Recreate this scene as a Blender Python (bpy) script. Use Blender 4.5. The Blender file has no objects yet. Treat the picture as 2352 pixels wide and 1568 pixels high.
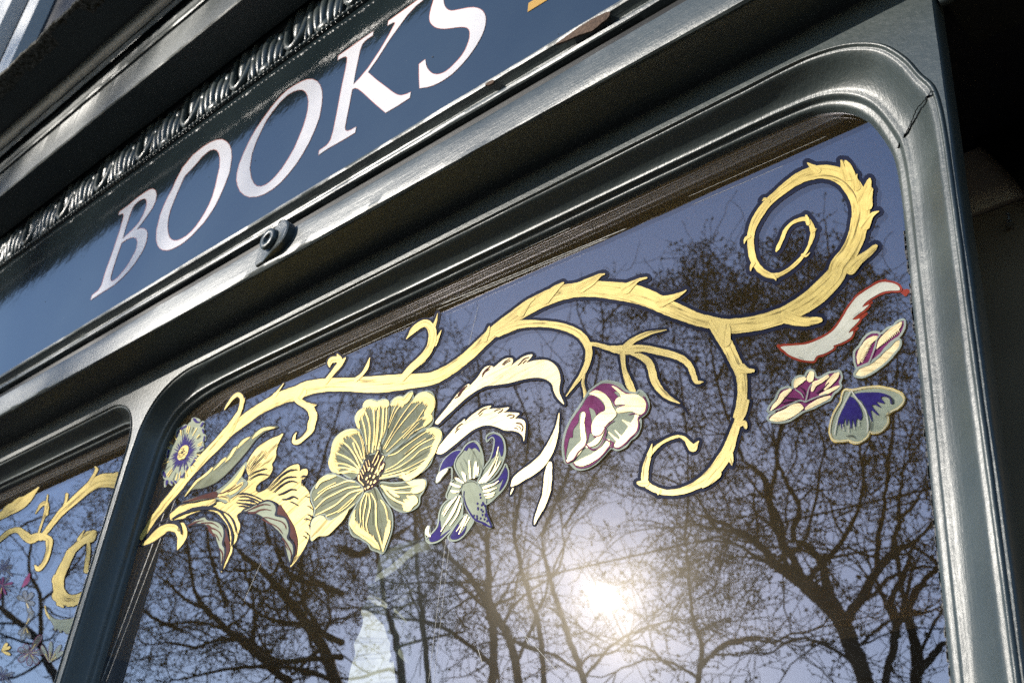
import bpy, bmesh, math, random
import numpy as np
from mathutils import Vector, geometry

random.seed(7)
C = bpy.context.scene.collection
# ---------------------------------------------------------------- camera model
CX, CY, F = 1176.0, 784.0, 2622.13
XA = np.array([0.73307456, -0.29477265, -0.61295251])
YA = np.array([0.67278097, 0.44655453, 0.58987695])
ZA = np.array([0.09983713, -0.84480657, 0.52567519])
RM = np.array([XA, YA, ZA])
CAM = np.array([0.0, -1.18, 1.6])

def ray(px, py):
    d = np.array([px - CX, py - CY, F]); d /= np.linalg.norm(d)
    return RM @ d

def P(px, py, Y=0.0):
    d = ray(px, py)
    return CAM + d * (Y - CAM[1]) / d[1]

def TP(px, py, yt):
    "point of the street scene whose mirror image in the glass stands at that place of the window"
    d = ray(px, py) * np.array([1, -1, 1])
    c = np.array([0, 1.18, 1.6])
    return c + d * ((-yt - 1.18) / d[1])

# ---------------------------------------------------------------- helpers
def mesh_obj(name, verts, faces, mat, parent=None, smooth=False, uvs=None):
    me = bpy.data.meshes.new(name)
    me.from_pydata([tuple(v) for v in verts], [], faces)
    if smooth:
        me.polygons.foreach_set('use_smooth', [True] * len(me.polygons))
    if uvs is not None:
        uvl = me.uv_layers.new(name='UVMap')
        li = np.zeros(len(me.loops), dtype=np.int32); me.loops.foreach_get('vertex_index', li)
        arr = np.array(uvs, dtype=np.float32)[li]
        uvl.data.foreach_set('uv', arr.ravel())
    me.update()
    if smooth == 'sharp': me.set_sharp_from_angle(angle=math.radians(24))
    o = bpy.data.objects.new(name, me)
    if mat is not None:
        for m in (mat if isinstance(mat, (list, tuple)) else [mat]):
            me.materials.append(m)
    C.objects.link(o)
    if parent: o.parent = parent
    return o

def tag(o, label=None, cat=None, group=None, kind=None):
    if label: o['label'] = label
    if cat: o['category'] = cat
    if group: o['group'] = group
    if kind: o['kind'] = kind
    return o

def empty(name, label=None, cat=None, group=None, loc=(0, 0, 0)):
    o = bpy.data.objects.new(name, None); C.objects.link(o)
    o.empty_display_size = 0.1
    return tag(o, label, cat, group)

class MB:
    def __init__(s): s.v = []; s.f = []
    def add(s, vs, fs):
        b = len(s.v); s.v += [tuple(map(float, v)) for v in vs]
        s.f += [tuple(i + b for i in f) for f in fs]
    def box(s, x0, x1, y0, y1, z0, z1):
        s.add([(x0,y0,z0),(x1,y0,z0),(x1,y1,z0),(x0,y1,z0),(x0,y0,z1),(x1,y0,z1),(x1,y1,z1),(x0,y1,z1)],
              [(0,1,5,4),(1,2,6,5),(2,3,7,6),(3,0,4,7),(4,5,6,7),(3,2,1,0)])
    def build(s, name, mat, parent=None, smooth=False): return mesh_obj(name, s.v, s.f, mat, parent, smooth)

def wob(x, seed=0.0, amp=1.0):
    return amp * (math.sin(x * 5.1 + seed) * .45 + math.sin(x * 13.7 + seed * 2.3) * .3 + math.sin(x * 33.3 + seed * 1.7) * .2 + math.sin(x * 79.0 + seed) * .12)

def extrude_profile(name, prof, x0, x1, mat, parent, step=0.02, amp=0.0007, smooth=False, seed=0.0):
    "profile [(y, z)...] drawn along x; the edges waver a little like old painted timber"
    n = max(2, int((x1 - x0) / step) + 1); m = len(prof)
    vs, fs = [], []
    for i in range(n):
        x = x0 + (x1 - x0) * i / (n - 1)
        for j, (y, z) in enumerate(prof):
            a = amp
            vs.append((x, y + wob(x, seed + j * 1.9, a), z + wob(x, seed + 7 + j * 2.7, a)))
    for i in range(n - 1):
        for j in range(m - 1):
            a = i * m + j
            fs.append((a, a + m, a + m + 1, a + 1))
    fs.append(tuple(range(m))); fs.append(tuple((n - 1) * m + k for k in reversed(range(m))))
    return mesh_obj(name, vs, fs, mat, parent, smooth)

def catmull(pts, n=6, closed=False):
    P_ = [np.array(p, float) for p in pts]
    out = []; L = len(P_)
    rng = range(L) if closed else range(L - 1)
    for i in rng:
        if closed:
            a, b, c, d = P_[(i-1) % L], P_[i], P_[(i+1) % L], P_[(i+2) % L]
        else:
            b, c = P_[i], P_[i+1]
            a = P_[i-1] if i > 0 else 2*b - c
            d = P_[i+2] if i + 2 < L else 2*c - b
        for k in range(n):
            t = k / n
            out.append(.5*((2*b) + (c-a)*t + (2*a-5*b+4*c-d)*t*t + (3*b-a-3*c+d)*t**3))
    if not closed: out.append(P_[-1])
    return out

# ---------------------------------------------------------------- materials
def newmat(name):
    m = bpy.data.materials.new(name); m.use_nodes = True
    nt = m.node_tree; nt.nodes.clear()
    out = nt.nodes.new('ShaderNodeOutputMaterial')
    return m, nt, out

def N(nt, t, **kw):
    n = nt.nodes.new(t)
    for k, v in kw.items():
        if k in ('operation', 'blend_type', 'data_type', 'noise_dimensions', 'feature', 'wave_type', 'bands_direction', 'distribution', 'normalize'):
            setattr(n, k, v)
        else:
            n.inputs[k].default_value = v
    return n

def ramp(nt, src, stops):
    r = nt.nodes.new('ShaderNodeValToRGB')
    e = r.color_ramp.elements
    while len(e) < len(stops): e.new(0.5)
    for el, (p, c) in zip(e, stops):
        el.position = p; el.color = c if len(c) == 4 else (*c, 1)
    nt.links.new(src, r.inputs[0]); return r

def paint_mat(name, col, col2, rough=.38, streak=(1.6, 26, 26), bump=.55, bumpd=.0010, spec=.85, rvar=.08):
    "brushed oil paint over old wood: streaks along one axis, drips and small pits"
    m, nt, out = newmat(name); L = nt.links
    b = nt.nodes.new('ShaderNodeBsdfPrincipled')
    g = nt.nodes.new('ShaderNodeNewGeometry')
    mp = N(nt, 'ShaderNodeMapping'); mp.inputs['Scale'].default_value = streak
    L.new(g.outputs['Position'], mp.inputs['Vector'])
    n1 = N(nt, 'ShaderNodeTexNoise', Scale=9.0, Detail=6.0, Roughness=.65); L.new(mp.outputs[0], n1.inputs['Vector'])
    n2 = N(nt, 'ShaderNodeTexNoise', Scale=24.0, Detail=5.0, Roughness=.6); L.new(g.outputs['Position'], n2.inputs['Vector'])
    n3 = N(nt, 'ShaderNodeTexNoise', Scale=420.0, Detail=3.0, Roughness=.6); L.new(g.outputs['Position'], n3.inputs['Vector'])
    n4 = N(nt, 'ShaderNodeTexNoise', Scale=90.0, Detail=4.0, Roughness=.7); L.new(g.outputs['Position'], n4.inputs['Vector'])
    c = ramp(nt, n2.outputs[0], [(.3, col), (.7, col2)])
    L.new(c.outputs[0], b.inputs['Base Color'])
    mr = N(nt, 'ShaderNodeMapRange'); mr.inputs['To Min'].default_value = rough - rvar; mr.inputs['To Max'].default_value = rough + rvar
    L.new(n4.outputs[0], mr.inputs['Value']); L.new(mr.outputs[0], b.inputs['Roughness'])
    b.inputs['Specular IOR Level'].default_value = spec
    a1 = N(nt, 'ShaderNodeMath', operation='MULTIPLY'); a1.inputs[1].default_value = 1.0; L.new(n1.outputs[0], a1.inputs[0])
    a2 = N(nt, 'ShaderNodeMath', operation='MULTIPLY_ADD'); a2.inputs[1].default_value = .05; L.new(n3.outputs[0], a2.inputs[0]); L.new(a1.outputs[0], a2.inputs[2])
    a3 = N(nt, 'ShaderNodeMath', operation='MULTIPLY_ADD'); a3.inputs[1].default_value = 1.1; L.new(n4.outputs[0], a3.inputs[0]); L.new(a2.outputs[0], a3.inputs[2])
    bp = N(nt, 'ShaderNodeBump', Strength=bump, Distance=bumpd); L.new(a3.outputs[0], bp.inputs['Height'])
    L.new(bp.outputs[0], b.inputs['Normal'])
    L.new(b.outputs[0], out.inputs[0])
    return m

M = {}
DK, DK2 = (.036, .050, .049), (.048, .063, .062)
M['frame'] = paint_mat('green_black_gloss_paint', DK, DK2, rough=.40)
M['frame_v'] = paint_mat('green_black_gloss_paint_upright', DK, DK2, rough=.40, streak=(26, 26, 1.6))
M['frame_fine'] = paint_mat('green_black_smooth_paint', DK, DK2, rough=.38, bump=.5, bumpd=.0009, streak=(9, 26, 14))
M['carve'] = paint_mat('green_black_carving_paint', (.045, .058, .058), DK2, rough=.30, bump=.45, bumpd=.0010, streak=(30, 30, 30), spec=.6)

def simple(name, col, rough=.6, spec=.3, noise=0.0, scale=20.0, bump=0.0, col2=None, metallic=0.0):
    m, nt, out = newmat(name); L = nt.links
    b = nt.nodes.new('ShaderNodeBsdfPrincipled')
    b.inputs['Roughness'].default_value = rough; b.inputs['Specular IOR Level'].default_value = spec
    b.inputs['Metallic'].default_value = metallic
    g = nt.nodes.new('ShaderNodeNewGeometry')
    n = N(nt, 'ShaderNodeTexNoise', Scale=scale, Detail=6.0, Roughness=.6); L.new(g.outputs['Position'], n.inputs['Vector'])
    c2 = col2 or tuple(min(1, c * (1 + noise)) for c in col)
    c = ramp(nt, n.outputs[0], [(.35, tuple(c * (1 - noise) for c in col)), (.65, c2)])
    L.new(c.outputs[0], b.inputs['Base Color'])
    if bump:
        bp = N(nt, 'ShaderNodeBump', Strength=bump, Distance=.004); L.new(n.outputs[0], bp.inputs['Height']); L.new(bp.outputs[0], b.inputs['Normal'])
    L.new(b.outputs[0], out.inputs[0]); return m

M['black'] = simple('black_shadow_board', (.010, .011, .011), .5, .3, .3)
M['moss'] = simple('mossy_weathered_edge', (.05, .042, .02), .9, .1, .3, 70, 1.0, (.30, .29, .26))
M['white'] = simple('white_joinery_paint', (.78, .78, .76), .5, .3, .05)
M['slate'] = simple('dark_upper_wall', (.012, .014, .022), .6, .3, .3)
M['cream'] = simple('cream_lobby_board', (.85, .74, .56), .7, .2, .12, 6)  # colour lightened to make up for the valance's shade
M['cream2'] = simple('darkened_lobby_board', (.30, .24, .16), .7, .2, .12, 6)  # same lobby boards, darkened in colour to dim the lower part
M['wood'] = simple('bare_weathered_wood', (.10, .065, .045), .8, .2, .4, 120, 1.0)
M['ceil'] = simple('tan_shop_ceiling', (.62, .45, .20), .8, .2, .12, 3)
M['beam'] = simple('tan_beam_paint', (.85, .66, .42), .8, .2, .06, 3)
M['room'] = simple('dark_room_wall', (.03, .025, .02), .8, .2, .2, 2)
M['sfloor'] = simple('pale_wooden_shop_floor', (.55, .44, .30), .6, .3, .15, 4)
M['plat'] = simple('pale_display_platform', (.42, .36, .28), .7, .2, .1, 4)
M['bounce'] = simple('cream_bounce_board', (.78, .66, .46), .8, .1, .06, 4)
M['column'] = simple('grey_green_column_paint', (.30, .32, .26), .6, .3, .12, 14)
M['cloth'] = simple('pale_linen', (.52, .53, .47), .8, .1, .12, 30, .6)
M['steel'] = simple('zinc_screw', (.45, .46, .45), .4, .5, .1, 50, 0, None, .8)
M['asphalt'] = simple('asphalt', (.038, .038, .040), .85, .3, .3, 40, .5)
M['paving'] = simple('grey_paving_slabs', (.055, .053, .052), .85, .1, .2, 8, .3)
M['kerb'] = simple('granite_kerb', (.32, .31, .30), .7, .2, .2, 60)
M['bark'] = simple('grey_brown_bark', (.075, .055, .035), .9, .1, .35, 6, .6)
M['twig'] = simple('brown_twig', (.075, .052, .026), .9, .1, .3, 3)
M['bud'] = simple('olive_bud', (.125, .105, .035), .8, .15, .35, 2)
M['cable'] = simple('black_cable', (.02, .02, .022), .6, .3)
M['brick'] = simple('brown_brick_wall', (.16, .10, .07), .85, .2, .3, 20)

# sign board: high-gloss dark green enamel
def sign_mat():
    m, nt, out = newmat('dark_green_gloss_enamel'); L = nt.links
    b = nt.nodes.new('ShaderNodeBsdfPrincipled')
    g = nt.nodes.new('ShaderNodeNewGeometry')
    b.inputs['Specular IOR Level'].default_value = .8
    b.inputs['IOR'].default_value = 1.95
    n2 = N(nt, 'ShaderNodeTexNoise', Scale=5.0, Detail=4.0); L.new(g.outputs['Position'], n2.inputs['Vector'])
    c = ramp(nt, n2.outputs[0], [(.3, (.012, .019, .021)), (.7, (.017, .025, .027))]); L.new(c.outputs[0], b.inputs['Base Color'])
    mr = N(nt, 'ShaderNodeMapRange'); mr.inputs['To Min'].default_value = .055; mr.inputs['To Max'].default_value = .085
    n4 = N(nt, 'ShaderNodeTexNoise', Scale=30.0, Detail=4.0); L.new(g.outputs['Position'], n4.inputs['Vector'])
    L.new(n4.outputs[0], mr.inputs['Value']); L.new(mr.outputs[0], b.inputs['Roughness'])
    n5 = N(nt, 'ShaderNodeTexNoise', Scale=16.0, Detail=3.0, Roughness=.6); L.new(g.outputs['Position'], n5.inputs['Vector'])
    bp = N(nt, 'ShaderNodeBump', Strength=.16, Distance=.003); L.new(n5.outputs[0], bp.inputs['Height']); L.new(bp.outputs[0], b.inputs['Normal'])
    L.new(b.outputs[0], out.inputs[0]); return m
M['sign'] = sign_mat()
def vinyl(name, col):
    m, nt, out = newmat(name); L = nt.links
    b = nt.nodes.new('ShaderNodeBsdfPrincipled'); b.inputs['Base Color'].default_value = (*col, 1)
    b.inputs['Roughness'].default_value = .15; b.inputs['Specular IOR Level'].default_value = .3
    L.new(b.outputs[0], out.inputs[0]); return m
M['letter'] = vinyl('white_letter_enamel', (.64, .62, .63))
M['edge'] = vinyl('orange_letter_edging', (.55, .16, .08))
M['gold'] = vinyl('ochre_letter_enamel', (.55, .33, .08))

# glass: a clean mirror-like reflection plus a faint dusty film, its warm tint put in for glare round the sun
def glass_mat(name, front):
    m, nt, out = newmat(name); L = nt.links
    g = nt.nodes.new('ShaderNodeNewGeometry')
    dot = nt.nodes.new('ShaderNodeVectorMath'); dot.operation = 'DOT_PRODUCT'
    L.new(g.outputs['Normal'], dot.inputs[0]); L.new(g.outputs['Incoming'], dot.inputs[1])
    ab = N(nt, 'ShaderNodeMath', operation='ABSOLUTE'); L.new(dot.outputs['Value'], ab.inputs[0])
    om = N(nt, 'ShaderNodeMath', operation='SUBTRACT'); om.inputs[0].default_value = 1.0; L.new(ab.outputs[0], om.inputs[1])
    pw = N(nt, 'ShaderNodeMath', operation='POWER'); pw.inputs[1].default_value = 5.0; L.new(om.outputs[0], pw.inputs[0])
    ma = N(nt, 'ShaderNodeMath', operation='MULTIPLY_ADD'); ma.inputs[1].default_value = .93 if front else .60
    ma.inputs[2].default_value = .21 if front else .115; L.new(pw.outputs[0], ma.inputs[0])
    tr = nt.nodes.new('ShaderNodeBsdfTransparent'); tr.inputs[0].default_value = (.96, .975, .965, 1)
    gl = nt.nodes.new('ShaderNodeBsdfGlossy'); gl.inputs['Roughness'].default_value = 0.0; gl.inputs['Color'].default_value = (.97, .93, 1.0, 1)
    src = gl.outputs[0]
    if front:
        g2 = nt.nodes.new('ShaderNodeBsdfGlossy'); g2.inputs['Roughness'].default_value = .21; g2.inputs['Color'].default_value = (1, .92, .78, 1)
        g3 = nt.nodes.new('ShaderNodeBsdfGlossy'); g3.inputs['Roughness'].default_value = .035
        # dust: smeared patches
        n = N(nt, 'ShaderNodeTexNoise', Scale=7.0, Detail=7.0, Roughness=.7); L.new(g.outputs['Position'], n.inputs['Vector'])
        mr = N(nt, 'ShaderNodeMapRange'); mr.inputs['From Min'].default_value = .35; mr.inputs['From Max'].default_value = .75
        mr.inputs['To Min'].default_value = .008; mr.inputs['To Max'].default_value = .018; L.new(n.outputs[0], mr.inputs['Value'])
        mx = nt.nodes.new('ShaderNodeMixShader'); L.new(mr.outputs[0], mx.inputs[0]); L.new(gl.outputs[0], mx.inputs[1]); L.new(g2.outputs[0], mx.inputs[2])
        mx2 = nt.nodes.new('ShaderNodeMixShader'); mx2.inputs[0].default_value = .006; L.new(mx.outputs[0], mx2.inputs[1]); L.new(g3.outputs[0], mx2.inputs[2])
        src = mx2.outputs[0]
    mm = nt.nodes.new('ShaderNodeMixShader'); L.new(ma.outputs[0], mm.inputs[0]); L.new(tr.outputs[0], mm.inputs[1]); L.new(src, mm.inputs[2])
    L.new(mm.outputs[0], out.inputs[0]); return m
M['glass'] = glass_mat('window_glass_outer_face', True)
M['glassb'] = glass_mat('window_glass_inner_face', False)

# window paint: brushed enamel behind the glass (UV u runs along the brush stroke)
def wpaint(name, col, col2, gap=0.0, gloss=.0, trans=0.0, streak=1.0, gcol=None, grough=.42, shine=.03):
    m, nt, out = newmat(name); L = nt.links
    uv = nt.nodes.new('ShaderNodeUVMap'); uv.uv_map = 'UVMap'
    mp = N(nt, 'ShaderNodeMapping'); mp.inputs['Scale'].default_value = (12 * streak, 210 * streak, 1)
    L.new(uv.outputs[0], mp.inputs['Vector'])
    n = N(nt, 'ShaderNodeTexNoise', Scale=1.0, Detail=6.0, Roughness=.65, Distortion=.6); L.new(mp.outputs[0], n.inputs['Vector'])
    n2 = N(nt, 'ShaderNodeTexNoise', Scale=38.0, Detail=4.0, Roughness=.6); L.new(uv.outputs[0], n2.inputs['Vector'])
    mixf = N(nt, 'ShaderNodeMath', operation='MULTIPLY_ADD'); mixf.inputs[1].default_value = .5
    hf = N(nt, 'ShaderNodeMath', operation='MULTIPLY'); hf.inputs[1].default_value = .5; L.new(n2.outputs[0], hf.inputs[0])
    L.new(n.outputs[0], mixf.inputs[0]); L.new(hf.outputs[0], mixf.inputs[2])
    c = ramp(nt, mixf.outputs[0], [(.38, col2), (.60, col)])
    b = nt.nodes.new('ShaderNodeBsdfPrincipled'); L.new(c.outputs[0], b.inputs['Base Color'])
    b.inputs['Roughness'].default_value = .6; b.inputs['Specular IOR Level'].default_value = .05
    src = b.outputs[0]
    gs = nt.nodes.new('ShaderNodeBsdfGlossy'); gs.inputs['Roughness'].default_value = .02
    ms = nt.nodes.new('ShaderNodeMixShader'); ms.inputs[0].default_value = shine
    L.new(src, ms.inputs[1]); L.new(gs.outputs[0], ms.inputs[2]); src = ms.outputs[0]
    if gloss > 0:
        gl = nt.nodes.new('ShaderNodeBsdfGlossy'); gl.inputs['Roughness'].default_value = grough
        gl.inputs['Color'].default_value = (*(gcol or col), 1)
        bp = N(nt, 'ShaderNodeBump', Strength=.4, Distance=.0004); L.new(mixf.outputs[0], bp.inputs['Height'])
        L.new(bp.outputs[0], gl.inputs['Normal'])
        mx = nt.nodes.new('ShaderNodeMixShader'); mx.inputs[0].default_value = gloss
        L.new(src, mx.inputs[1]); L.new(gl.outputs[0], mx.inputs[2]); src = mx.outputs[0]
    if gap > 0 or trans > 0:
        tr = nt.nodes.new('ShaderNodeBsdfTransparent')
        r = ramp(nt, n.outputs[0], [(.35, (trans + gap,) * 3), (.46, (trans,) * 3)])
        mx = nt.nodes.new('ShaderNodeMixShader'); L.new(r.outputs[0], mx.inputs[0])
        L.new(src, mx.inputs[1]); L.new(tr.outputs[0], mx.inputs[2]); src = mx.outputs[0]
    L.new(src, out.inputs[0]); return m
W = {
 'Y': wpaint('pale_yellow_window_paint', (.68, .515, .145), (.44, .32, .07), gap=.7, gloss=.06, gcol=(1, .85, .5)),
 'W': wpaint('cream_sunlit_yellow_paint', (.74, .63, .37), (.52, .39, .17), gap=.35, gloss=.11, gcol=(1, .86, .55)),  # the yellow paint, paled in its colour as lit near the sun
 'K': wpaint('chalk_white_window_paint', (.60, .59, .50), (.50, .49, .40), trans=.05),
 'N': wpaint('navy_outline_paint', (.006, .008, .022), (.009, .011, .030), shine=.02),
 'G': wpaint('sage_green_wash', (.27, .29, .19), (.20, .215, .14), trans=.28, gap=.30, streak=.6),
 'g': wpaint('pale_grey_outline_paint', (.36, .40, .34), (.29, .33, .28), trans=.10),
 's': wpaint('pale_sage_paint', (.37, .405, .30), (.29, .32, .235), trans=.12, streak=.6),
 'B': wpaint('violet_blue_paint', (.026, .015, .16), (.018, .009, .10), trans=.05),
 'P': wpaint('plum_purple_paint', (.21, .034, .13), (.14, .018, .08), trans=.05),
 'R': wpaint('brick_brown_paint', (.09, .021, .013), (.06, .012, .008)),
 'O': wpaint('rust_red_paint', (.27, .036, .016), (.19, .024, .011)),
 'f': wpaint('faint_petal_wash', (.25, .27, .22), (.2, .2, .24), trans=.62),
 'v': wpaint('dark_vein_paint', (.035, .035, .02), (.06, .06, .04), trans=.35),
 'm': wpaint('dark_purple_line_paint', (.045, .010, .030), (.03, .008, .022)),
}

# ---------------------------------------------------------------- window painting DSL
SX = 1.6326530612
ORG = dict(TA=(318.5, 882.0, 5), TB=(318.5, 1053.5, 5), TC=(686.0, 882.0, 5), TD=(692.1, 992.2, 5), TE=(967.7, 784.0, 5),
           TF=(967.7, 967.7, 5), TG=(649.2, 661.5, 5), TH=(1261.7, 722.7, 5), TI=(1653.7, 343.0, 5), TJ=(1653.7, 600.2, 5),
           TK=(1433.2, 906.5, 5), L1=(196.0, 404.2, 5), L2=(673.7, 36.7, 5), L3=(918.7, 0, 5), TM=(1715.0, 820.7, 2.857),
           TN=(0, 1041.2, 4.2857), TQ=(0, 1163.7, 3.877), T1=(0, 0, 3), T2=(784, 0, 3), T3=(1568, 0, 3), T4=(0, 522.5, 3),
           T5=(784, 522.5, 3), T6=(1568, 522.5, 3), T7=(0, 1045, 3), T8=(784, 1045, 3), T9=(1568, 1045, 3), OV=(0, 0, 1))
def parse(s):
    "'TA x,y[,r] x,y[,r] TB x,y ...' -> overview pixels (x, y, r)"
    out = []; t = (0, 0, 1)
    for w in s.split():
        if w in ORG: t = ORG[w]; continue
        q = [float(k) for k in w.split(',')]
        out.append((t[0] + q[0] / t[2], t[1] + q[1] / t[2], (q[2] / t[2]) if len(q) > 2 else 1.0))
    return out

PAINT_Y = -.0005     # brushed on the outer face of the glass, one coat over the other
LEVEL = {0: 0.0, 1: -.0006, 2: -.0012, 3: -.0018, 4: -.0024, 5: -.0030}
class Drawing:
    "one painted motif; each colour of it becomes one mesh"
    cnt = 0
    def __init__(s, wob=.7): s.d = {}; s.wob = wob
    def _get(s, c): return s.d.setdefault(c, ([], [], []))
    def _y(s, lv):
        Drawing.cnt += 1
        return PAINT_Y + LEVEL[lv] - (Drawing.cnt % 60) * 9e-6
    def stroke(s, col, spec, lv=2, grow=0.0, n=5, rough=True, cap=True):
        pts = parse(spec) if isinstance(spec, str) else spec
        if grow: pts = [(x, y, r + grow) for x, y, r in pts]
        cm = catmull(pts, n) if len(pts) > 2 else catmull([pts[0], tuple((np.array(pts[0]) + np.array(pts[1])) / 2), pts[1]], 4)
        cm = [np.array([c[0], c[1], max(.18, c[2])]) for c in cm]
        V, Fc, U = s._get(col); y0 = s._y(lv); b = len(V)
        m = len(cm); u = 0.0; u0 = Drawing.cnt * .37
        sec = []
        for i, c in enumerate(cm):
            t = cm[min(i+1, m-1)][:2] - cm[max(i-1, 0)][:2]; L_ = np.linalg.norm(t) or 1; t = t / L_
            nn = np.array([-t[1], t[0]]); sec.append((c, t, nn))
        rows = []
        if cap:
            c, t, nn = sec[0]; r = c[2]
            for a in (88, 60, 30): rows.append((c[:2] - t * r * math.sin(math.radians(a)), nn, r * math.cos(math.radians(a))))
        for i, (c, t, nn) in enumerate(sec):
            j = 1.0
            if rough: j = 1 + s.wob * .35 * wob((c[0] + c[1]) * .05, Drawing.cnt) * min(1, 3 / max(c[2], 1))
            rows.append((c[:2], nn, c[2] * j))
        if cap:
            c, t, nn = sec[-1]; r = c[2]
            for a in (30, 60, 88): rows.append((c[:2] + t * r * math.sin(math.radians(a)), nn, r * math.cos(math.radians(a))))
        prev = None
        for i, (c, nn, r) in enumerate(rows):
            if prev is not None: u += np.linalg.norm(c - prev) * .00085
            prev = c
            yy = y0 - i * 4e-7
            for k in (-1, 1):
                q = c + nn * r * k
                V.append(P(q[0], q[1], yy)); U.append((u0 + u, Drawing.cnt * .61 + k * r * .00085))
        for i in range(len(rows) - 1):
            a = b + i * 2; Fc.append((a, a+1, a+3, a+2))
        return s
    def poly(s, col, spec, lv=2, smooth=True, grow=0, ang=0.0, n=4):
        pts = parse(spec) if isinstance(spec, str) else spec
        pp = catmull([(x, y) for x, y, _ in pts], n, closed=True) if smooth else [np.array(p[:2]) for p in pts]
        V, Fc, U = s._get(col); y0 = s._y(lv); b = len(V)
        tri = geometry.tessellate_polygon([[Vector((p[0], p[1], 0)) for p in pp]])
        ca, sa = math.cos(ang), math.sin(ang); off = Drawing.cnt * .53
        for p in pp:
            V.append(P(p[0], p[1], y0)); U.append((off + (p[0]*ca + p[1]*sa) * .00085, (-p[0]*sa + p[1]*ca) * .00085))
        for t in tri: Fc.append(tuple(b + i for i in t))
        return s
    def outline(s, col, spec, w, lv=1, smooth=True):
        "stroke that follows the edge of a closed shape"
        pts = parse(spec) if isinstance(spec, str) else spec
        pp = catmull([(x, y) for x, y, _ in pts], 4, closed=True) if smooth else [np.array(p[:2]) for p in pts]
        q = [(p[0], p[1], w * (1 + .18 * wob(i * .13, Drawing.cnt))) for i, p in enumerate(pp)]
        q.append(q[0]); q.append(q[1])
        return s.stroke(col, q, lv, n=2, rough=False)
    def shape(s, fill, line, spec, w, lv=2, ang=0.0, smooth=True):
        s.outline(line, spec, w, 0 if lv < 2 else 1, smooth); s.poly(fill, spec, lv, smooth, ang=ang); return s
    def line(s, fill, spec, o, lv=2, line='N', off=(0, 0)):
        "filled brush line with a dark outline of width o (in picture units)"
        pts = parse(spec) if isinstance(spec, str) else spec
        s.stroke(line, [(x + off[0], y + off[1], r + o) for x, y, r in pts], 0)
        s.stroke(fill, pts, lv); return s
    def build(s, root, names):
        for col, (V, Fc, U) in s.d.items():
            mesh_obj(names.get(col, 'painted_detail'), V, Fc, W[col], root, uvs=U)

def motif(parent, name, label, draw, names):
    "the motif is a part of the window: its widest colour is the part, the other colours its sub-parts"
    keys = list(draw.d)
    first = names['_main']
    V, Fc, U = draw.d[first]
    root = mesh_obj(name, V, Fc, W[first], parent, uvs=U)
    if label: root['label'] = label
    for col in keys:
        if col == first: continue
        V, Fc, U = draw.d[col]
        mesh_obj(names.get(col, 'painted_detail'), V, Fc, W[col], root, uvs=U)
    return root

# ================================================================ SHOP WINDOWS
def arc_resample(pts, n):
    c = catmull(pts, 8); c = np.array(c)
    d = np.r_[0, np.cumsum(np.linalg.norm(np.diff(c, axis=0), axis=1))]
    s = np.linspace(0, d[-1], n)
    return [(float(np.interp(k, d, c[:, 0])), float(np.interp(k, d, c[:, 1]))) for k in s]
def lin(a, b, n): return [(a[0] + (b[0]-a[0]) * i / n, a[1] + (b[1]-a[1]) * i / n) for i in range(n)]

FY = -.07
PROF = [(-.012, -.0660), (0, -.0685), (.012, -.0708), (.030, -.0718), (.050, -.0712), (.066, -.0692), (.078, -.0668), (.095, -.0662), (.12, -.0662), (.15, -.0652), (.19, -.0620), (.25, -.0555), (.33, -.0465),
        (.43, -.0378), (.53, -.0308), (.62, -.0262), (.69, -.0240), (.735, -.0246), (.765, -.0236), (.79, -.0195), (.81, -.0150), (.84, -.0132), (.88, -.0130), (.925, -.0118), (.96, -.0080), (.985, -.0035), (1.0, .0012)]
def moulding(name, O, I, parent, mat, seed=0.0):
    vs, fs = [], []; m = len(PROF); n = len(O)
    for i, (o, k) in enumerate(zip(O, I)):
        s = (o[0] + o[1]) * 1.0
        for j, (w, y) in enumerate(PROF):
            a = .0009 if j not in (0, 1) else .0002
            ww = w + (wob(s * 1.6, seed + j * .7, .008) if 1 < j < m - 1 else 0)
            if j == m - 1: ww = w + wob(s * 3.5, seed + 3, .005)
            vs.append((o[0] + (k[0]-o[0]) * ww, y + wob(s * 1.3, seed + j, a * .6), o[1] + (k[1]-o[1]) * ww))
    for i in range(n):
        i2 = (i + 1) % n
        for j in range(m - 1):
            fs.append((i*m+j, i2*m+j, i2*m+j+1, i*m+j+1))
    return mesh_obj(name, vs, fs, mat, parent, smooth=True)

# --- main window, clockwise from bottom right going up
ZB = .86
Or_ = [(-.412, 2.640), (-.4135, 2.69), (-.419, 2.726), (-.430, 2.762), (-.447, 2.802), (-.474, 2.844), (-.505, 2.869), (-.540, 2.886), (-.585, 2.897), (-.634, 2.900), (-.700, 2.899)]
Ir_ = [(-.5035, 2.580), (-.504, 2.625), (-.506, 2.673), (-.510, 2.706), (-.519, 2.737), (-.537, 2.780), (-.560, 2.811), (-.592, 2.835), (-.630, 2.848), (-.680, 2.852), (-.760, 2.854)]
Ol_ = [(-2.10, 2.898), (-2.19, 2.897), (-2.262, 2.895), (-2.325, 2.877), (-2.372, 2.842), (-2.400, 2.785), (-2.408, 2.71), (-2.409, 2.64)]
Il_ = [(-2.09, 2.8525), (-2.16, 2.851), (-2.225, 2.846), (-2.285, 2.834), (-2.337, 2.810), (-2.366, 2.765), (-2.376, 2.710), (-2.378, 2.62)]
n1 = 60
Or_ = [(-.4062, 2.60), (-.4065, 2.64), (-.4085, 2.69), (-.4145, 2.73)] + Or_[3:]
O = lin((-.4062, ZB), Or_[0], 90) + arc_resample(Or_, n1)[:-1] + lin(Or_[-1], Ol_[0], 90) + arc_resample(Ol_, n1)[:-1] + lin(Ol_[-1], (-2.409, ZB), 90) + lin((-2.409, ZB), (-.4062, ZB), 90)
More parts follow.
